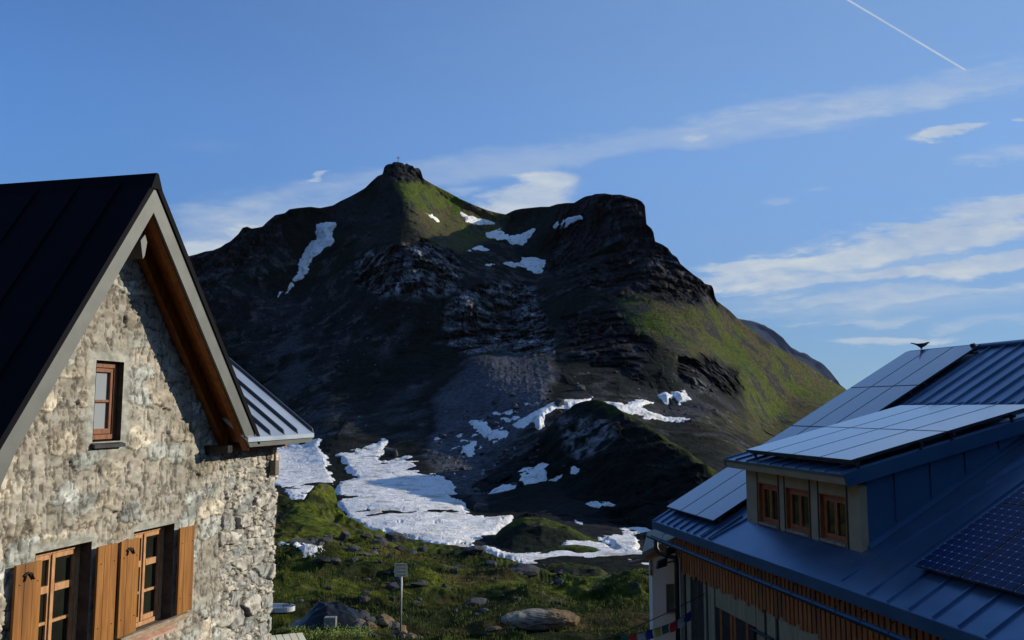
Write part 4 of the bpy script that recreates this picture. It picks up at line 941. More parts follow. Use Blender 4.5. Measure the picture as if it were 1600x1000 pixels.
# dormer: front face in the plane h = HD
HD = 0.81 * CR
A0, A1, ZB = 3.25, 6.98, -2.245
DT = -1.20
mb = MB(RF)
wins = [(3.74, 4.48), (4.75, 5.53), (5.85, 6.62)]
WZ0, WZ1 = -2.19, -1.43
fw = .12
segs = [A0] + [e for w_ in wins for e in w_] + [A1]
for i in range(0, len(segs), 2): mb.box((segs[i], HD, ZB - .3), (segs[i + 1], HD + fw, DT))
for w_ in wins: mb.box((w_[0], HD, ZB - .3), (w_[1], HD + fw, WZ0)); mb.box((w_[0], HD, WZ1), (w_[1], HD + fw, DT))
dorm = mb.build('dormer_front', M_DPL, hut)
mb = MB(RF)
for s_ in wins:                                        # thin dark battens beside every window
    for e in (s_[0] - .045, s_[1] + .015): mb.box((e, HD - .012, WZ0 - .1), (e + .03, HD - .001, DT - .01))
mb.build('batten', M_PIPE, dorm)
for w0_, w1_ in wins:
    mb = MB(RF); hf = HD + .035; t = .06
    # reveal lining in red brown wood, then frame with two casements
    mb.box((w0_, HD - .004, WZ0), (w0_ + .02, HD + .16, WZ1)); mb.box((w1_ - .02, HD - .004, WZ0), (w1_, HD + .16, WZ1)); mb.box((w0_ + .02, HD - .004, WZ1 - .02), (w1_ - .02, HD + .16, WZ1))
    mb.box((w0_ + .02, HD + .07, WZ0), (w0_ + .08, HD + .14, WZ1 - .02)); mb.box((w1_ - .08, HD + .07, WZ0), (w1_ - .02, HD + .14, WZ1 - .02)); mb.box((w0_ + .08, HD + .07, WZ1 - .08), (w1_ - .08, HD + .14, WZ1 - .02)); mb.box((w0_ + .08, HD + .07, WZ0), (w1_ - .08, HD + .14, WZ0 + .05))
    win = mb.build('window', M_RWOOD, hut, bevel=.003)
    um = (w0_ + w1_) / 2
    for a, b in ((w0_ + .082, um - .003), (um + .003, w1_ - .082)):
        mb = MB(RF); mb.box((a, HD + .055, WZ0 + .052), (a + .035, HD + .10, WZ1 - .082)); mb.box((b - .035, HD + .055, WZ0 + .052), (b, HD + .10, WZ1 - .082)); mb.box((a + .035, HD + .055, WZ0 + .052), (b - .035, HD + .10, WZ0 + .10)); mb.box((a + .035, HD + .055, WZ1 - .125), (b - .035, HD + .10, WZ1 - .082))
        mb.build('sash', M_SASH if False else M_RWOOD, win, bevel=.003)
        mb = MB(RF); mb.add([(a + .03, HD + .085, WZ0 + .09), (b - .03, HD + .085, WZ0 + .09), (b - .03, HD + .085, WZ1 - .11), (a + .03, HD + .085, WZ1 - .11)], [(0, 1, 2, 3)]); mb.build('pane', M_GLASS, win, nrm=False)
    mb = MB(RF); mb.box((w0_ + .02, HD - .035, WZ0 - .035), (w1_ - .02, HD + .075, WZ0 + .003)); mb.build('sill', M_GREYW, win)
# cheeks
def zr(h): return ZE + h * TR
TD = math.tan(R(14)); CD, SD = math.cos(R(14)), math.sin(R(14))
ZD0 = -1.03                                             # dormer roof top at its front edge (h = HD - .35)
HF = HD - .35
def zd(h): return ZD0 + (h - HF) * TD
hm = (zd(0) - ZE) / (TR - TD) if False else ((ZD0 - HF * TD) - ZE) / (TR - TD)
mb = MB(RF)
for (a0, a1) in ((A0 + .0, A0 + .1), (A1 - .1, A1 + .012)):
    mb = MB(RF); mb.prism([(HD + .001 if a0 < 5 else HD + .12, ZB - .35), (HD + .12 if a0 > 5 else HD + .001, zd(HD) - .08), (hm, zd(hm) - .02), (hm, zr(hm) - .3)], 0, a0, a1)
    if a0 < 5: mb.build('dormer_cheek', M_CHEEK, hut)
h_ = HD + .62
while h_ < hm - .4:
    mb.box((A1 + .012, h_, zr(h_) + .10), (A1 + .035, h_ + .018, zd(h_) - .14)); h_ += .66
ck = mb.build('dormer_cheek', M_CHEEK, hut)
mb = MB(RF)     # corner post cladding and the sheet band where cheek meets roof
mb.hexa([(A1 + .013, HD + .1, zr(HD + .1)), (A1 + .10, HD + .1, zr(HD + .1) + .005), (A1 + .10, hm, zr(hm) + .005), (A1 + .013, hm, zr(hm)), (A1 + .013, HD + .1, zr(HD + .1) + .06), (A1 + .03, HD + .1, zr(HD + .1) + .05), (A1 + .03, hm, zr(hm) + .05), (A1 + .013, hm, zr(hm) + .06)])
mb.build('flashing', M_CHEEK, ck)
mb = MB(RF); mb.box((A1 - .02, HD - .006, ZB - .05), (A1 + .02, HD + .12, DT - .02)); mb.build('corner_board', M_DPL, ck)
# dormer roof
DA0, DA1 = 3.02, 7.10
def DSf(a, b, o=0.0): return RF(a, HF + b * CD - o * SD, ZD0 + b * SD + o * CD)
LD = (hm - HF) / CD + .1
q = lambda *a: tuple(DSf(*a))
mb = MB(); mb.hexa([q(DA0, 0, -.05), q(DA1, 0, -.05), q(DA1, LD, -.05), q(DA0, LD, -.05), q(DA0, 0, 0), q(DA1, 0, 0), q(DA1, LD, 0), q(DA0, LD, 0)])
a = DA0 + .02
while a < DA1:
    mb.hexa([q(a, 0, 0), q(a + .018, 0, 0), q(a + .018, LD, 0), q(a, LD, 0), q(a, 0.02, .03), q(a + .018, .02, .03), q(a + .018, LD, .03), q(a, LD, .03)]); a += .44
droof = mb.build('dormer_roof', M_RSHEET, hut, nrm=False)
mb = MB(); mb.hexa([q(DA1, -.0, -.20), q(DA1 + .03, -.0, -.20), q(DA1 + .03, LD, -.20), q(DA1, LD, -.20), q(DA1, -.0, .012), q(DA1 + .03, -.0, .012), q(DA1 + .03, LD, .012), q(DA1, LD, .012)]); mb.build('verge_board', M_CHEEK, droof); mb = MB()
mb.hexa([q(DA0 - .03, -.0, -.16), q(DA0, -.0, -.16), q(DA0, LD, -.16), q(DA0 - .03, LD, -.16), q(DA0 - .03, -.0, .012), q(DA0, -.0, .012), q(DA0, LD, .012), q(DA0 - .03, LD, .012)])
mb.build('verge_board', M_CHEEK, droof)
mb = MB(); mb.hexa([q(DA0, .012, -.17), q(DA1, .012, -.17), q(DA1, .40, -.13), q(DA0, .40, -.13), q(DA0, .012, -.052), q(DA1, .012, -.052), q(DA1, .40, -.052), q(DA0, .40, -.052)]); mb.build('soffit', M_DPL, droof)
for r_ in range(2):
    for c in range(4): panel(3.62 + c * (.845 + G), .22 + r_ * (1.80 + G), .845, 1.80, .17, S=DSf, M=M_PVF)
    rail(3.60, 7.08, .30 + r_ * 1.82, .12, DSf); rail(3.60, 7.08, 1.5 + r_ * 1.82, .12, DSf)
for b_ in (.32, 1.5, 2.1, 3.3):
    for a_ in (3.7, 5.3, 7.0): mb = MB(); mb.hexa([q(a_, b_, 0), q(a_ + .04, b_, 0), q(a_ + .04, b_ + .04, 0), q(a_, b_ + .04, 0), q(a_, b_, .13), q(a_ + .04, b_, .13), q(a_ + .04, b_ + .04, .13), q(a_, b_ + .04, .13)]); mb.build('clamp', M_ALU, droof)

# pale plate on the roof beside the dormer panels
mb = MB(); mb.hexa([q(6.6, 4.05, .05), q(7.05, 4.05, .05), q(7.05, 4.9, .05), q(6.6, 4.9, .05), q(6.6, 4.05, .09), q(7.05, 4.05, .09), q(7.05, 4.9, .09), q(6.6, 4.9, .09)]); mb.build('roof_plate', mat('pale_plate', (.5, .5, .45), rough=.6), hut)

# --- wall below the eave
HW = .30
mb = MB(RF); mb.box((.45, HW + .06, -7.4), (AE - .2, HW + .35, ZE + .02)); mb.box((.45, HW + .35, -7.4), (.75, 9, ZE + .1)); mb.build('wall', M_DARKW, hut)
mb = MB(RF); mb.prism([(-.012, ZE - .10), (HW + .3, ZE - .10 + .04), (HW + .3, ZE - .02), (-.012, ZE - .12 + .0)], 0, .0, AE); mb.build('soffit', M_DARKW, hut)
# larch slats, a comb of boards of stepped length under the eave
for i in range(88):
    a = .50 + i * .135
    zb = -3.66 + .03 * math.sin(i * 1.7) - (0.03 if i % 2 else 0)
    if a > 11.5: break
    mb = MB(RF); mb.box((a, HW, zb), (a + .092, HW + .03, ZE - .115)); mb.build('slat', M_SLAT, hut)
# boards, posts and panels of the lower wall
mb = MB(RF)
for a0, a1, z1, hh in ((.50, .56, -3.7, .0), (.74, .86, -3.55, .0), (.98, 1.20, -3.62, .02), (1.36, 1.60, -3.62, .03), (1.92, 2.02, -3.62, .0), (2.12, 2.42, -3.60, .01), (4.22, 4.50, -3.66, .0), (4.60, 4.90, -3.60, .0)):
    mb.box((a0, HW + .03 + hh, -7.4), (a1, HW + .058 + hh * .3 if hh < .02 else HW + .075, z1))
mb.build('wall_boards', M_BOARD, hut)
mb = MB(RF); mb.box((2.50, HW + .035, -4.06), (4.18, HW + .062, -3.5)); mb.box((5.02, HW + .035, -7.0), (6.5, HW + .062, -3.5)); mb.box((6.6, HW + .035, -7.0), (8.5, HW + .062, -3.5)); mb.build('wall_panels', M_BOARD, hut)
mb = MB(RF); 
for a in (2.70, 3.15, 3.30, 3.80): mb.box((a, HW + .02, -7.0), (a + .10, HW + .055, -4.06))
mb.build('door_boards', M_RWOOD, hut)
mb = MB(RF); mb.box((2.55, HW + .03, -7.0), (4.1, HW + .052, -4.07)); mb.build('door', M_DARKW, hut)
mb = MB(RF); mb.tube([(4.15, HW - .05, -4.08), (4.95, HW - .05, -4.08)], .028, 8); mb.tube([(4.2, HW + .03, -4.18), (4.2, HW - .05, -4.08)], .015, 6); mb.tube([(4.9, HW + .03, -4.18), (4.9, HW - .05, -4.08)], .015, 6); mb.build('wall_rail', M_PIPE, hut)
# hanging gutter with its brackets, and the down pipe
mb = MB(RF); HG = -.10; ZG = -2.985
pts = [(math.cos(math.pi + math.pi * k / 8) * .065, math.sin(math.pi + math.pi * k / 8) * .065) for k in range(9)]
pin = [(x_ * .9, y_ * .9 + .004) for x_, y_ in pts[::-1]]
mb.prism([(HG + x_, ZG + y_) for x_, y_ in pts + pin], 0, -.12, 11.5); gut = mb.build('gutter', M_GUT, hut)
for i in range(14):
    a = .55 + i * .62
    mb = MB(RF); mb.tube([(a, HW - .01, ZE - .14), (a, HG + .10, ZG + .10), (a, HG + .07, ZG), (a, HG, ZG - .072), (a, HG - .07, ZG)], .008, 6); mb.build('bracket', M_PIPE, gut)
mb = MB(RF); mb.tube([(.35, HG, ZG - .05), (.35, HG + .0, ZG - .22), (.42, HG + .05, ZG - .33), (.55, HG + .17, ZG - .37), (.68, HW - .08, ZG - .40), (.72, HW - .06, ZG - .55), (.72, HW - .06, -7.4)], .052, 12); mb.build('down_pipe', M_PIPE, hut, smooth=True)
mb = MB(RF); mb.tube([(.86, HW - .04, -3.35), (.86, HW - .04, -7.4)], .022, 8); mb.build('conduit', mat('conduit_grey', (.3, .28, .22), rough=.5), hut, smooth=True)
# two dark flood lights on the corner
for (a, h0, z, tl) in ((.60, .10, -3.22, .10), (.62, -.12, -3.50, .10)):
    mb = MB(RF); mb.hexa([(a - .02, h0 - .10, z - .12), (a + .08, h0 - .10, z - .12), (a + .08, h0 + .14, z - .06), (a - .02, h0 + .14, z - .06), (a - .02, h0 - .06, z + .06), (a + .08, h0 - .06, z + .06), (a + .08, h0 + .16, z + .12), (a - .02, h0 + .16, z + .12)])
    mb.build('flood_light', M_PIPE, hut, bevel=.008)
mb = MB(RF); mb.tube([(.64, .0, -3.50), (.64, HW + .02, -3.45)], .02, 6); mb.build('light_arm', M_PIPE, hut)

# --- white annex behind the corner
M_WHITE = mat('white_render', (0.80, 0.74, 0.66), (0.84, 0.78, 0.70), scale=2, rough=.9, bump=.08, bscale=40, bdist=.004)
annex = empty('annex', RF(-1.5, .5, -7.5), 'small white rendered annex with an orange wood verge beyond the hut corner', 'annex')
mb = MB(RF)
AX = -.32
wu0, wu1, wz0, wz1 = .40, .66, -4.82, -4.18
def axz(h): return -3.47 + (h + .12) * .40
for (h0, h1) in ((.05, wu0), (wu1, 1.6)):
    mb.hexa([(AX, h0, -7.5), (AX, h1, -7.5), (AX - .2, h1, -7.5), (AX - .2, h0, -7.5), (AX, h0, axz(h0) - .05), (AX, h1, axz(h1) - .05), (AX - .2, h1, axz(h1) - .05), (AX - .2, h0, axz(h0) - .05)])
mb.box((AX - .2, wu0, -7.5), (AX, wu1, wz0)); mb.hexa([(AX, wu0, wz1), (AX, wu1, wz1), (AX - .2, wu1, wz1), (AX - .2, wu0, wz1), (AX, wu0, axz(wu0) - .05), (AX, wu1, axz(wu1) - .05), (AX - .2, wu1, axz(wu1) - .05), (AX - .2, wu0, axz(wu0) - .05)])
mb.hexa([(AX - .2, .06, -7.5), (AX - .2, .26, -7.5), (-3.2, 1.5, -7.5), (-3.2, 1.3, -7.5), (AX - .2, .06, -3.5), (AX - .2, .26, -3.5), (-3.2, 1.5, -3.5), (-3.2, 1.3, -3.5)]); mb.build('wall', M_WHITE, annex)
mb = MB(RF); mb.add([(AX - .12, wu0, wz0), (AX - .12, wu1, wz0), (AX - .12, wu1, wz1), (AX - .12, wu0, wz1)], [(0, 1, 2, 3)]); wn = mb.build('window', mat('dull_shutter', (.16, .15, .12), (.22, .20, .16), scale=5, rough=.6), annex)
mb = MB(RF); mb.box((AX - .11, wu0 - .02, wz0 - .03), (AX + .03, wu1 + .02, wz0)); mb.build('sill', M_GREYW, wn)
mb = MB(RF); mb.hexa([(AX + .06, -.12, axz(-.12) - .15), (AX + .06, 1.6, axz(1.6) - .15), (AX + .02, 1.6, axz(1.6) - .15), (AX + .02, -.12, axz(-.12) - .15), (AX + .06, -.12, axz(-.12)), (AX + .06, 1.6, axz(1.6)), (AX + .02, 1.6, axz(1.6)), (AX + .02, -.12, axz(-.12))]); mb.build('verge_board', mat('orange_wood', (.50, .24, .10), (.62, .32, .15), scale=4, rough=.6), annex)
mb = MB(RF); mb.hexa([(AX + .16, -.25, axz(-.25) + .005), (AX + .16, 1.6, axz(1.6) + .005), (-3.2, 2.9, axz(1.6) + .005), (-3.2, 1.05, axz(-.25) + .005), (AX + .16, -.25, axz(-.25) + .13), (AX + .16, 1.6, axz(1.6) + .13), (-3.2, 2.9, axz(1.6) + .13), (-3.2, 1.05, axz(-.25) + .13)]); mb.build('roof', mat('pale_roof_edge', (.22, .20, .15), (.28, .26, .20), scale=3, rough=.7), annex)
mb = MB(RF); mb.tube([(AX - .1, .0, -3.62), (AX - .1, -.22, -3.62), (AX - .15, -.50, -3.68)], .035, 10); mb.build('rain_spout', M_GREYW, annex, smooth=True)
mb = MB(RF); mb.tube([(AX + .02, .02, -3.6), (AX + .02, .02, -3.95)], .035, 8); mb.build('pipe_stub', M_GREYW, annex, smooth=True)
# ------------------------------------------------------------------ things in the landscape
def surf(x, y, S): return S.pos(np.array([float(x)]), np.array([float(y)]))[0]
# rocks: a few shapes, copied
M_ROCKG = mat('grey_rock', (0.040, 0.042, 0.048), (0.10, 0.10, 0.105), scale=1.4, rough=.92, spec=.1, bump=.8, bscale=5, bdist=.08, c3=(.025, .027, .022))
M_ROCKB = mat('brown_rock', (0.12, 0.085, 0.05), (0.21, 0.15, 0.085), scale=1.6, rough=.9, spec=.1, bump=.7, bscale=6, bdist=.05, c3=(.10, .075, .045))
M_ROCKP = mat('pale_rock', (0.16, 0.145, 0.115), (0.27, 0.25, 0.20), scale=1.5, rough=.9, spec=.1, bump=.7, bscale=6, bdist=.05, c3=(.14, .12, .09))
def rock_mesh(seed, sx=1, sy=1, sz=1, sub=4, cut=14, m=None, rough=.30):
    bm = bmesh.new(); bmesh.ops.create_icosphere(bm, subdivisions=sub, radius=1)
    r_ = np.random.default_rng(seed)
    V_ = np.array([v.co[:] for v in bm.verts])
    for _ in range(cut):
        n = r_.normal(size=3); n /= np.linalg.norm(n); d = .55 + .3 * r_.random()
        t = V_ @ n - d; V_ -= np.where(t > 0, t, 0)[:, None] * n * .92
    V_ *= (1 + rough * (ridged(V_ + seed * 3.1, 1.1, 5, .55, seed) - .6))[:, None]
    V_ *= np.array([sx, sy, sz])
    for v, c in zip(bm.verts, V_): v.co = c
    me = bpy.data.meshes.new('boulder'); bm.to_mesh(me); bm.free(); me.materials.append(m or M_ROCKG)
    return me
RM = [rock_mesh(s, 1, .8, .62 + .1 * (s % 3)) for s in range(1, 8)]
def place(me, x, y, S, wpx, sink=.25, name='boulder', rz=None, label=None, cat='boulder', group=None, squash=1.0):
    p = surf(x, y, S); r_ = wpx / F * p[1] / 2
    o = bpy.data.objects.new(name, me); col.objects.link(o)
    o.scale = (r_, r_, r_ * squash); o.location = (p[0], p[1], p[2] + r_ * squash * (.5 - sink)); o.rotation_euler = (random.uniform(-.2, .2), random.uniform(-.2, .2), random.uniform(0, 6.28) if rz is None else rz)
    return tag(o, label, cat, group)
NAMED = [(587, 636 + 0, 17, S_M, ''), ]
place(RM[0], 873, 637, S_M, 27, label='big grey boulder sitting in the snow tongue left of the dark knoll crest', squash=1.15)
place(RM[1], 907, 609, S_M, 20, label='pale boulder on the scree just above the knoll crest')
place(RM[2], 753, 797, S_M, 26, label='mottled grey boulder at the right edge of the large snow field', squash=1.2)
place(RM[3], 690, 808, S_M, 22, label='flat dark boulder alone in the middle of the large snow field', squash=.35)
place(RM[4], 453, 606, S_M, 6, label='tiny pale boulder on the dark slope left of the scree')
place(RM[5], 908, 672, S_K, 12, label='pale upright boulder on the dark face of the knoll', squash=1.6)
place(RM[0], 823, 744, S_K, 13, label='grey boulder poking out of the snow patch under the knoll', squash=.6)
place(RM[3], 805, 762, S_K, 17, label='dark boulder at the lower edge of the snow patch under the knoll', squash=.5)
place(RM[2], 881, 738, S_K, 9, label='small dark boulder in the round snow patch right of centre', squash=.7)
place(RM[1], 610, 712, S_M, 30, label='dark boulder cluster block at the top of the large snow field', squash=.9)
place(RM[6], 812, 902, S_G, 62, label='broad dark boulder lying in the middle of the meadow', squash=.5, rz=.3)
place(RM[4], 616, 850, S_G, 44, label='dark ridged boulder at the meadow edge below the large snow field', squash=.75, rz=1)
place(RM[2], 712, 875, S_G, 48, label='grey slanted boulder in the meadow right of the sign', squash=.6, rz=2)
place(RM[5], 742, 884, S_G, 42, label='dark grey boulder in the meadow behind the sign', squash=.6, rz=.5)
place(RM[0], 745, 935, S_G, 54, label='low grey slab in the grass between the sign and the long stone', squash=.35, rz=.9)
place(RM[3], 470, 868, S_G, 50, label='flat grey boulder beside the thin snow strip near the house', squash=.35, rz=1.4)
place(RM[1], 548, 952, S_G, 40, label='dark grey boulder just behind the black tarpaulin', squash=.6)
place(RM[5], 655, 921, S_G, 30, label='pale grey boulder in the grass right of the sign post', squash=.4)
# scattered boulders
grp = 'boulders scattered over scree and meadow'
spots = []
def scatter(n, poly, S, w0, w1, lab, sk=.3, pw=2.2):
    p = np.array(poly); k = 0
    while k < n:
        x = random.uniform(p[:, 0].min(), p[:, 0].max()); y = random.uniform(p[:, 1].min(), p[:, 1].max())
        if sdpoly(np.array([x]), np.array([y]), poly)[0] < 0: continue
        place(random.choice(RM), x, y, S, w0 + (w1 - w0) * random.random() ** pw, label=lab, group=lab + 's', squash=random.uniform(.6, 1), sink=sk); k += 1
scatter(95, [(680, 650), (870, 600), (880, 650), (840, 700), (750, 790), (715, 770), (660, 720)], S_M, 3, 17, 'grey boulder in the scree fan below the pale cliff')
scatter(30, [(760, 720), (840, 680), (850, 740), (790, 760)], S_K, 3, 12, 'dark boulder on the left flank of the dark knoll')
scatter(30, [(930, 600), (1110, 600), (1150, 660), (1100, 690), (1000, 640)], S_M, 3, 9, 'grey boulder on the stony terrace behind the knoll')
scatter(110, [(440, 880), (700, 870), (1000, 900), (1000, 960), (450, 960)], S_G, 6, 26, 'grey stone half sunk in the meadow grass', .3)
scatter(34, [(440, 835), (600, 850), (700, 868), (600, 880), (440, 870)], S_G, 10, 30, 'grey rock outcrop on the rough upper edge of the meadow')

# rock pile beside the sign
M3 = [rock_mesh(20 + s, 1, .8, .7, m=M_ROCKB if s % 3 == 0 else M_ROCKG) for s in range(5)]
lab = 'loose stone in the rock pile between tarpaulin and sign post'
for i in range(26):
    x = random.uniform(552, 652); y = random.uniform(968, 1002) - abs(x - 610) * .05
    place(random.choice(M3), x, y, S_G, random.uniform(12, 32), label=lab, group=lab + 's', squash=random.uniform(.6, 1), sink=.1)
place(M3[0], 641, 985, S_G, 22, label='rust brown stone at the foot of the sign post')

# long stone bench: split boulder lying on a dark base rock
lb = surf(845, 985, S_G); Yb = lb[1]
def stone(name, x0, x1, y0, y1, Y, me, label, dy=.55, rz=0.0):
    a = at(x0, (y0 + y1) / 2, Y); b = at(x1, (y0 + y1) / 2, Y); zt, zb = at(x0, y0, Y)[2], at(x0, y1, Y)[2]
    o = bpy.data.objects.new(name, me); col.objects.link(o)
    o.location = ((a[0] + b[0]) / 2, Y, (zt + zb) / 2); o.scale = ((b[0] - a[0]) / 2, dy, (zt - zb) / 2); o.rotation_euler = (0, 0, rz)
    return tag(o, label, 'boulder')
mA = rock_mesh(41, 1.05, 1, 1.15, 4, 14, M_ROCKP, .12); mBk = rock_mesh(42, 1.05, 1, 1.1, 4, 12, M_ROCKB, .12)
def slab_mesh():
    bm = bmesh.new(); bmesh.ops.create_icosphere(bm, subdivisions=5, radius=1)
    V_ = np.array([v.co[:] for v in bm.verts]); V_ = np.sign(V_) * np.abs(V_) ** np.array([.78, .8, .72]); V_ /= np.abs(V_).max(0)
    V_[:, 2] *= 1 - .30 * sst(V_[:, 0], -.1, -1) * (V_[:, 2] > 0); V_[:, 2] *= np.where(V_[:, 2] < 0, 1 - .45 * sst(np.abs(V_[:, 0] - .1), .5, 1), 1 - .25 * sst(V_[:, 0], .65, 1)); V_[:, 2] += .24 * fbm(V_ * np.array([3.2, 1, .2]), 1.6, 3, .6, 78); V_[:, 2] -= .10 * np.exp(-((V_[:, 0] - .12) / .035) ** 2) * (V_[:, 2] > .1)
    V_ *= 1 + np.array([.4, 1, 1]) * (.30 * (ridged(V_ * np.array([3.2, 1, 1]), .9, 5, .6, 77) - .6))[:, None]
    for v, c in zip(bm.verts, V_): v.co = c
    me = bpy.data.meshes.new('boulder'); bm.to_mesh(me); bm.free(); me.materials.append(M_ROCKP); me.materials.append(M_ROCKB)
    me.polygons.foreach_set('material_index', [1 if p.center[0] > .16 + .05 * math.sin(p.center[2] * 7) else 0 for p in me.polygons]); return me
stone('boulder', 783, 905, 954, 981, Yb, slab_mesh(), 'long flat pale stone laid like a bench across a dark base rock in the meadow')
stone('boulder', 818, 874, 976, 1010, Yb + .1, rock_mesh(43, 1, 1, 1, 3, 12, M_ROCKG), 'dark base rock under the long flat pale stone')
place(M3[0], 773, 974, S_G, 30, label='flat brown stone left of the long flat pale stone', squash=.35)

# black tarpaulin heap
tp = surf(505, 990, S_G); Yt = tp[1]
M_TARP = mat('black_tarpaulin', (0.004, 0.004, 0.005), (0.007, 0.007, 0.008), scale=3, rough=.33, spec=.35, bump=.2, bscale=2, bdist=.05, stretch=(1, .5, 2))
n = 90; gx, gy = [a.ravel() for a in np.meshgrid(np.linspace(-1, 1, n), np.linspace(-1, 1, n))]
rr = np.hypot(gx * .98, gy); ang = np.arctan2(gy, gx)
hh = np.clip(1 - rr ** 2.2, 0, 1) ** .9 * (1 - .30 * np.clip(gx, 0, 1)) * sst(gx, -1.05, -.25)
Qt = np.stack([gx, gy, np.zeros_like(gx)], -1)
hh = hh * (1 + .06 * np.sin(gx * 9 + gy * 4 + 7 * fbm(Qt, .6, 3)) + .05 * np.sin(gy * 14 - gx * 8 + 6 * fbm(Qt, .4, 2, .5, 4))) + .04 * fbm(Qt, .25, 3, .6, 9) * (rr < .97)
wid = 106 / F * Yt / 2
Vt = np.stack([gx * wid * 1.12, gy * .95, hh * .64 - .08], -1)
me = grid_mesh('tarpaulin', Vt, n, n, mask=(rr.reshape(n, n)[:-1, :-1] < 1.02), mat=M_TARP)
o = link_mesh('tarpaulin', me, None, (at(508, 990, Yt)[0], Yt + .6, tp[2] + .0)); tag(o, 'crumpled black plastic tarpaulin draped over a heap beside the stone house', 'tarpaulin')
# grey kerb block in front of it
bp = surf(519, 992, S_G)
mb = MB(); mb.box((-.18, -.12, 0), (.18, .12, .34)); mb.build('concrete_block', mat('concrete', (.18, .18, .17), (.25, .25, .23), scale=8, rough=.9, bump=.3), label='grey concrete block standing in front of the black tarpaulin', cat='block', loc=None, bevel=.01).location = tuple(bp + np.array([0, -.3, -.05]))

# sign post with pale direction boards
sp = surf(626, 992, S_G); Ys = sp[1]
sign = empty('sign_post', sp, 'grey metal hiking sign post with a stack of pale direction boards', 'sign')
zt = at(626, 880, Ys)[2] - sp[2]
mb = MB(lambda x, y, z: (sp[0] + x, sp[1] + y, sp[2] + z)); mb.tube([(0, 0, -.2), (0, 0, zt)], .032, 12)
mb.build('pole', mat('galvanised_pole', (.30, .30, .27), (.38, .38, .34), rough=.5, metal=.4), sign, smooth=True)
M_SB = mat('pale_yellow_board', (.66, .60, .46), (.74, .68, .52), scale=6, rough=.6)
M_TXT = mat('board_print', (.05, .05, .05), rough=.7)
for k, (x0, x1, tip) in enumerate(((-.21, .17, .06), (-.21, .19, .03), (-.22, .20, .05), (-.20, .19, .04))):
    z1 = zt - .0 - k * .105; z0 = z1 - .098
    mb = MB(lambda x, y, z: (sp[0] + x, sp[1] + y, sp[2] + z))
    v = [(x0, z0), (x0 - tip + .02, (z0 + z1) / 2), (x0, z1), (x1, z1), (x1, z0)]
    mb.prism(v, 1, -.045 - .001 * k, -.036 - .001 * k) if False else mb.add([(p[0], -.045, p[1]) for p in v] + [(p[0], -.036, p[1]) for p in v], [(0, 1, 2, 3, 4), (9, 8, 7, 6, 5)] + [(i, (i + 1) % 5, 5 + (i + 1) % 5, 5 + i) for i in range(5)])
    bd = mb.build('direction_board', M_SB, sign)
    mb = MB(lambda x, y, z: (sp[0] + x, sp[1] + y, sp[2] + z))
    for rr_ in (0.032, .064):
        xx = x0 + .03
        while xx < x1 - .06:
            w_ = random.uniform(.02, .05); mb.add([(xx, -.047, z0 + rr_ - .008), (xx + w_, -.047, z0 + rr_ - .008), (xx + w_, -.047, z0 + rr_ + .006), (xx, -.047, z0 + rr_ + .006)], [(0, 1, 2, 3)]); xx += w_ + .015
    mb.build('lettering', M_TXT, bd)

# white shallow boat-shaped tub lying in the grass
wp = surf(446, 972, S_G)
M_TUB = mat('white_plastic', (.55, .57, .60), (.62, .64, .67), scale=4, rough=.45)
s_ = wp[1] / F
mb = MB()
n = 20; ring = []
def tubp(t, k):
    x = -30 + 44 * t; w = 9.5 * (1 - max(0, (t - .45) / .55) ** 2.2) ** .5 * k; return x, w
for k, z in ((1.0, .0), (1.06, .16), (.94, .16), (.86, .05)):
    L_ = [tubp(i / n, k) for i in range(n + 1)]
    ring.append([(x * s_, -w * s_ * 1.5, z) for x, w in L_] + [(x * s_, w * s_ * 1.5, z) for x, w in L_[::-1]])
vs = [p for r_ in ring for p in r_]; m_ = len(ring[0]); fs = []
for j in range(3):
    for i in range(m_): fs.append((j * m_ + i, j * m_ + (i + 1) % m_, (j + 1) * m_ + (i + 1) % m_, (j + 1) * m_ + i))
fs.append(tuple(range(3 * m_, 4 * m_))); fs.append(tuple(range(m_))[::-1])
mb.add(vs, fs); tub = mb.build('tub', M_TUB, label='white pointed plastic tub lying in the grass beside the stone house', cat='tub'); tub.location = tuple(wp + np.array([0, 0, -.02]))
mb = MB(lambda x, y, z: tuple(wp + np.array([x, y, z])))
for a, b in (((-.10, -.1), (.12, -.1)), ((.12, -.1), (.12, .12)), ((-.10, .12), (.12, .12)), ((-.1, -.1), (-.1, .12))): mb.tube([(a[0], a[1], .17), (b[0], b[1], .17)], .012, 6)
mb.build('handle_frame', M_IRON, tub)

# pale plank table top at the foot of the picture
tb = at(448, 996, 21.0)
table = empty('picnic_table', (tb[0], tb[1], surf(448, 1075, S_G)[2]), 'pale new wooden picnic table at the foot of the stone house', 'table')
M_PALE = mat('pale_plank', (.74, .66, .44), (.84, .78, .56), scale=3, rough=.7, stretch=(1, 1, 1), bump=.1)
fr = lambda x, y, z: tuple(np.array([tb[0], tb[1], tb[2]]) + np.array([x * .93 - y * .37, x * .37 + y * .93, z]))
for k in range(5):
    mb = MB(fr); mb.box((-.40 + k * .165, -1.0, -.04), (-.40 + k * .165 + .15, .32 + .02 * (k % 2), 0)); mb.build('plank', M_PALE, table, bevel=.006)
zg = origin(table)[2] - tb[2]
for (x_, y_) in ((-.3, -.8), (.3, -.8), (-.3, .2), (.3, .2)):
    mb = MB(fr); mb.box((x_ - .05, y_ - .05, zg), (x_ + .05, y_ + .05, -.04)); mb.build('leg', M_PALE, table)

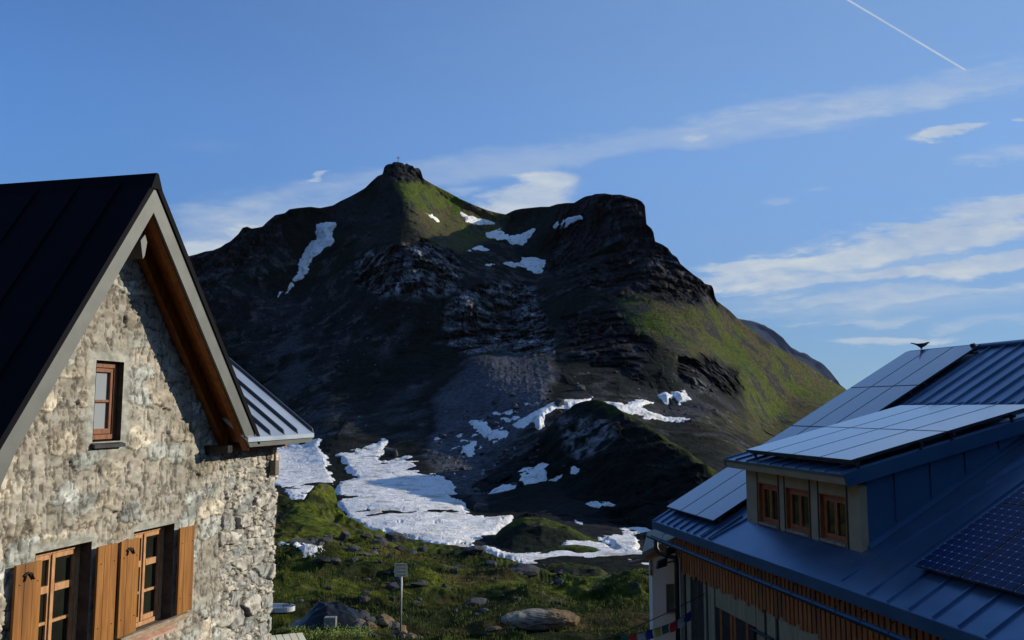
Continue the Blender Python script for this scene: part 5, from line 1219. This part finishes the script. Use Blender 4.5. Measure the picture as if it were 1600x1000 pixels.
# summit cross
cp = at(622, 254, 641)
cr = empty('summit_cross', cp, 'slender dark summit cross on the highest rock', 'cross')
mb = MB(lambda x, y, z: (cp[0] + x, cp[1] + y, cp[2] + z)); mb.box((-.16, -.16, -2), (.16, .16, 5.2)); mb.build('post', M_IRON, cr)
mb = MB(lambda x, y, z: (cp[0] + x, cp[1] + y, cp[2] + z)); mb.box((-1.35, -.13, 3.55), (1.35, .13, 3.85)); mb.build('crossbar', M_IRON, cr)

# bird on the ridge
bpv = RS(.45, 8.2, .10)
bird = None
bm = bmesh.new(); lay = bm.verts.layers.skin.verify()
bvv = [bm.verts.new(c) for c in ((-.20, 0, .155), (-.10, 0, .125), (-.02, 0, .10), (.06, 0, .115), (.115, 0, .155), (.135, 0, .165), (.165, 0, .155), (-.0, .018, .05), (-.0, -.018, .05), (.0, .02, 0), (.0, -.02, 0), (.02, .02, -.001), (.02, -.02, -.001))]
for a, b in ((0, 1), (1, 2), (2, 3), (3, 4), (4, 5), (5, 6), (2, 7), (2, 8), (7, 9), (8, 10), (9, 11), (10, 12)): bm.edges.new((bvv[a], bvv[b]))
me = bpy.data.meshes.new('bird')
for v_, r_ in zip(bvv, (.010, .024, .052, .052, .030, .027, .006, .012, .012, .004, .004, .004, .004)): v_[lay].radius = (r_, r_ * (.8 if r_ > .02 else 1))
bvv[2][lay].use_root = True
bm.to_mesh(me); bm.free(); me.materials.append(mat('black_feathers', (.008, .008, .01), (.015, .014, .016), rough=.6))
bird = link_mesh('bird', me, None, bpv); bird.modifiers.new('skin', 'SKIN'); sb_ = bird.modifiers.new('sub', 'SUBSURF'); sb_.levels = 2; sb_.render_levels = 2
bird.rotation_euler = (0, 0, .0); bird.scale = (1.35, 1.35, 1.1)
tag(bird, 'black jackdaw perched on the ridge of the hut roof', 'bird')

# prayer flags and a cable from the hut
M_STR = mat('string', (.02, .02, .02), rough=.8)
FL = [(975, 998, 'g'), (989, 997, 'r'), (1003, 995, 'w'), (1015.5, 993, 'b'), (1028, 988, 'y'), (1040, 982, 'g'), (1051.5, 977, 'r'), (1064, 970, 'w'), (1074, 962, 'b')]
FC = {'w': (.50, .52, .56), 'b': (.03, .04, .34), 'y': (.62, .58, .10), 'g': (.03, .16, .11), 'r': (.60, .04, .04)}
FM = {k: mat('flag_' + {'w': 'white', 'b': 'blue', 'y': 'yellow', 'g': 'green', 'r': 'red'}[k], c, tuple(v * 1.15 for v in c), scale=6, rough=.85) for k, c in FC.items()}
def fpt(x, y): 
    t = (x - 960) / 120; return at(x, y, 15.5 + 2.6 * t)
def sy(x): return np.interp(x, [930, 968, 1000, 1022, 1045, 1058, 1068, 1082], [1000, 993, 988.5, 983, 975, 968.5, 962.5, 953])
fl0 = fpt(1010, 988)
flags = empty('prayer_flags', fl0, 'string of small coloured prayer flags hung from the hut wall', 'prayer flags')
mb = MB(); mb.tube([tuple(fpt(x, sy(x))) for x in (900, 930, 950, 968, 985, 1000, 1011, 1022, 1034, 1045, 1058, 1068, 1082)], .005, 5); mb.build('string', M_STR, flags)
for x, y, c in FL:
    x0, x1 = x - 5.6, x + 5.6; a, b = fpt(x0, sy(x0) + .5), fpt(x1, sy(x1) + .5); hgt = 13.5 / F * a[1]
    mb = MB(); n_ = 4; vs = []; fs = []
    for j in range(n_ + 1):
        for i in range(n_ + 1):
            s1, t1 = i / n_, j / n_; p = a * (1 - s1) + b * s1; p = p + np.array([.012 * math.sin(t1 * 4 + x) + .025 * t1 * math.sin(x), .02 * math.sin(s1 * 5 + x) * t1, -hgt * t1 * (.93 + .07 * math.sin(x * 3 + s1 * 3))]); vs.append(tuple(p))
    for j in range(n_):
        for i in range(n_): q_ = j * (n_ + 1) + i; fs.append((q_, q_ + 1, q_ + n_ + 2, q_ + n_ + 1))
    mb.add(vs, fs); mb.build('flag', FM[c], flags, smooth=True, nrm=False)
ca, cb = at(915, 1011, 15.0), RF(2.1, HW - .02, -3.88)
mb = MB(); mb.tube([tuple(ca * (1 - t) + np.array(cb) * t + np.array([0, 0, -.05 * math.sin(math.pi * t)])) for t in np.linspace(0, 1, 12)], .009, 6); mb.build('cable', M_STR, label='thin black cable running from the hut wall above the prayer flags', cat='cable')

# grass: tufts over the near meadow, one mass of blades
me_m = meadow.data; nv = len(me_m.vertices); co = np.empty(nv * 3, np.float32); me_m.vertices.foreach_get('co', co); co = co.reshape(-1, 3)
ok = (co[:, 1] > 19) & (co[:, 1] < 62) & (co[:, 0] / co[:, 1] > -.32) & (co[:, 0] / co[:, 1] < .2)
co = co[ok]; den = fbm(co, 2.0, 3, .6, 500); co = co[den > -.12]
NB = 42000; pk = co[rng.integers(0, len(co), NB)].astype(np.float64); pk[:, :2] += rng.normal(0, .05, (NB, 2))
hgt = (.05 + .10 * rng.random(NB)) * (0.7 + .6 * vn(pk, 1.5, 77)) * (pk[:, 1] / 30) ** .4; wd = .008 * (pk[:, 1] / 26) * (1 + rng.random(NB))
an = rng.random(NB) * 6.283; dx_, dy_ = np.cos(an) * wd, np.sin(an) * wd; lean = rng.normal(0, .35, (NB, 2)) * hgt[:, None]
v0 = pk + np.stack([-dx_, -dy_, np.full(NB, -.03)], -1); v1 = pk + np.stack([dx_, dy_, np.full(NB, -.03)], -1); v2 = pk + np.stack([lean[:, 0], lean[:, 1], hgt], -1)
V_ = np.stack([v0, v1, v2], 1).reshape(-1, 3)
me = bpy.data.meshes.new('grass'); me.vertices.add(len(V_)); me.vertices.foreach_set('co', V_.astype(np.float32).ravel()); me.loops.add(len(V_)); me.loops.foreach_set('vertex_index', np.arange(len(V_), dtype=np.int32)); me.polygons.add(NB); me.polygons.foreach_set('loop_start', np.arange(0, len(V_), 3, dtype=np.int32)); me.update()
me.materials.append(mat('grass_blades', (.055, .08, .013), (.10, .13, .025), scale=.9, rough=.8, spec=.1))
tag(link_mesh('grass', me), kind='stuff')
# leafy plants at the very front
NB = 2600; lf = []
for k in range(26):
    x = random.uniform(446, 585) ; y = random.uniform(994, 1012); p = surf(x, y, S_G); 
    for j in range(70):
        r_ = random.random() ** .5 * .28; a = random.random() * 6.283; c = p + np.array([math.cos(a) * r_, math.sin(a) * r_, .02 + .16 * random.random()])
        t = Vector((random.gauss(0, 1), random.gauss(0, 1), random.gauss(.6, .5))).normalized(); b = t.orthogonal().normalized(); l = .05; w_ = .022
        c = Vector(c); lf += [tuple(c - b * w_), tuple(c + t * l * .5 + b.cross(t) * .0), tuple(c + b * w_), tuple(c + t * l)]
me = bpy.data.meshes.new('weeds'); me.from_pydata(lf, [], [(i, i + 1, i + 2, i + 3) for i in range(0, len(lf), 4)])
me.materials.append(mat('weed_leaves', (.13, .20, .012), (.20, .28, .03), scale=4, rough=.6)); tag(link_mesh('weeds', me), kind='stuff')
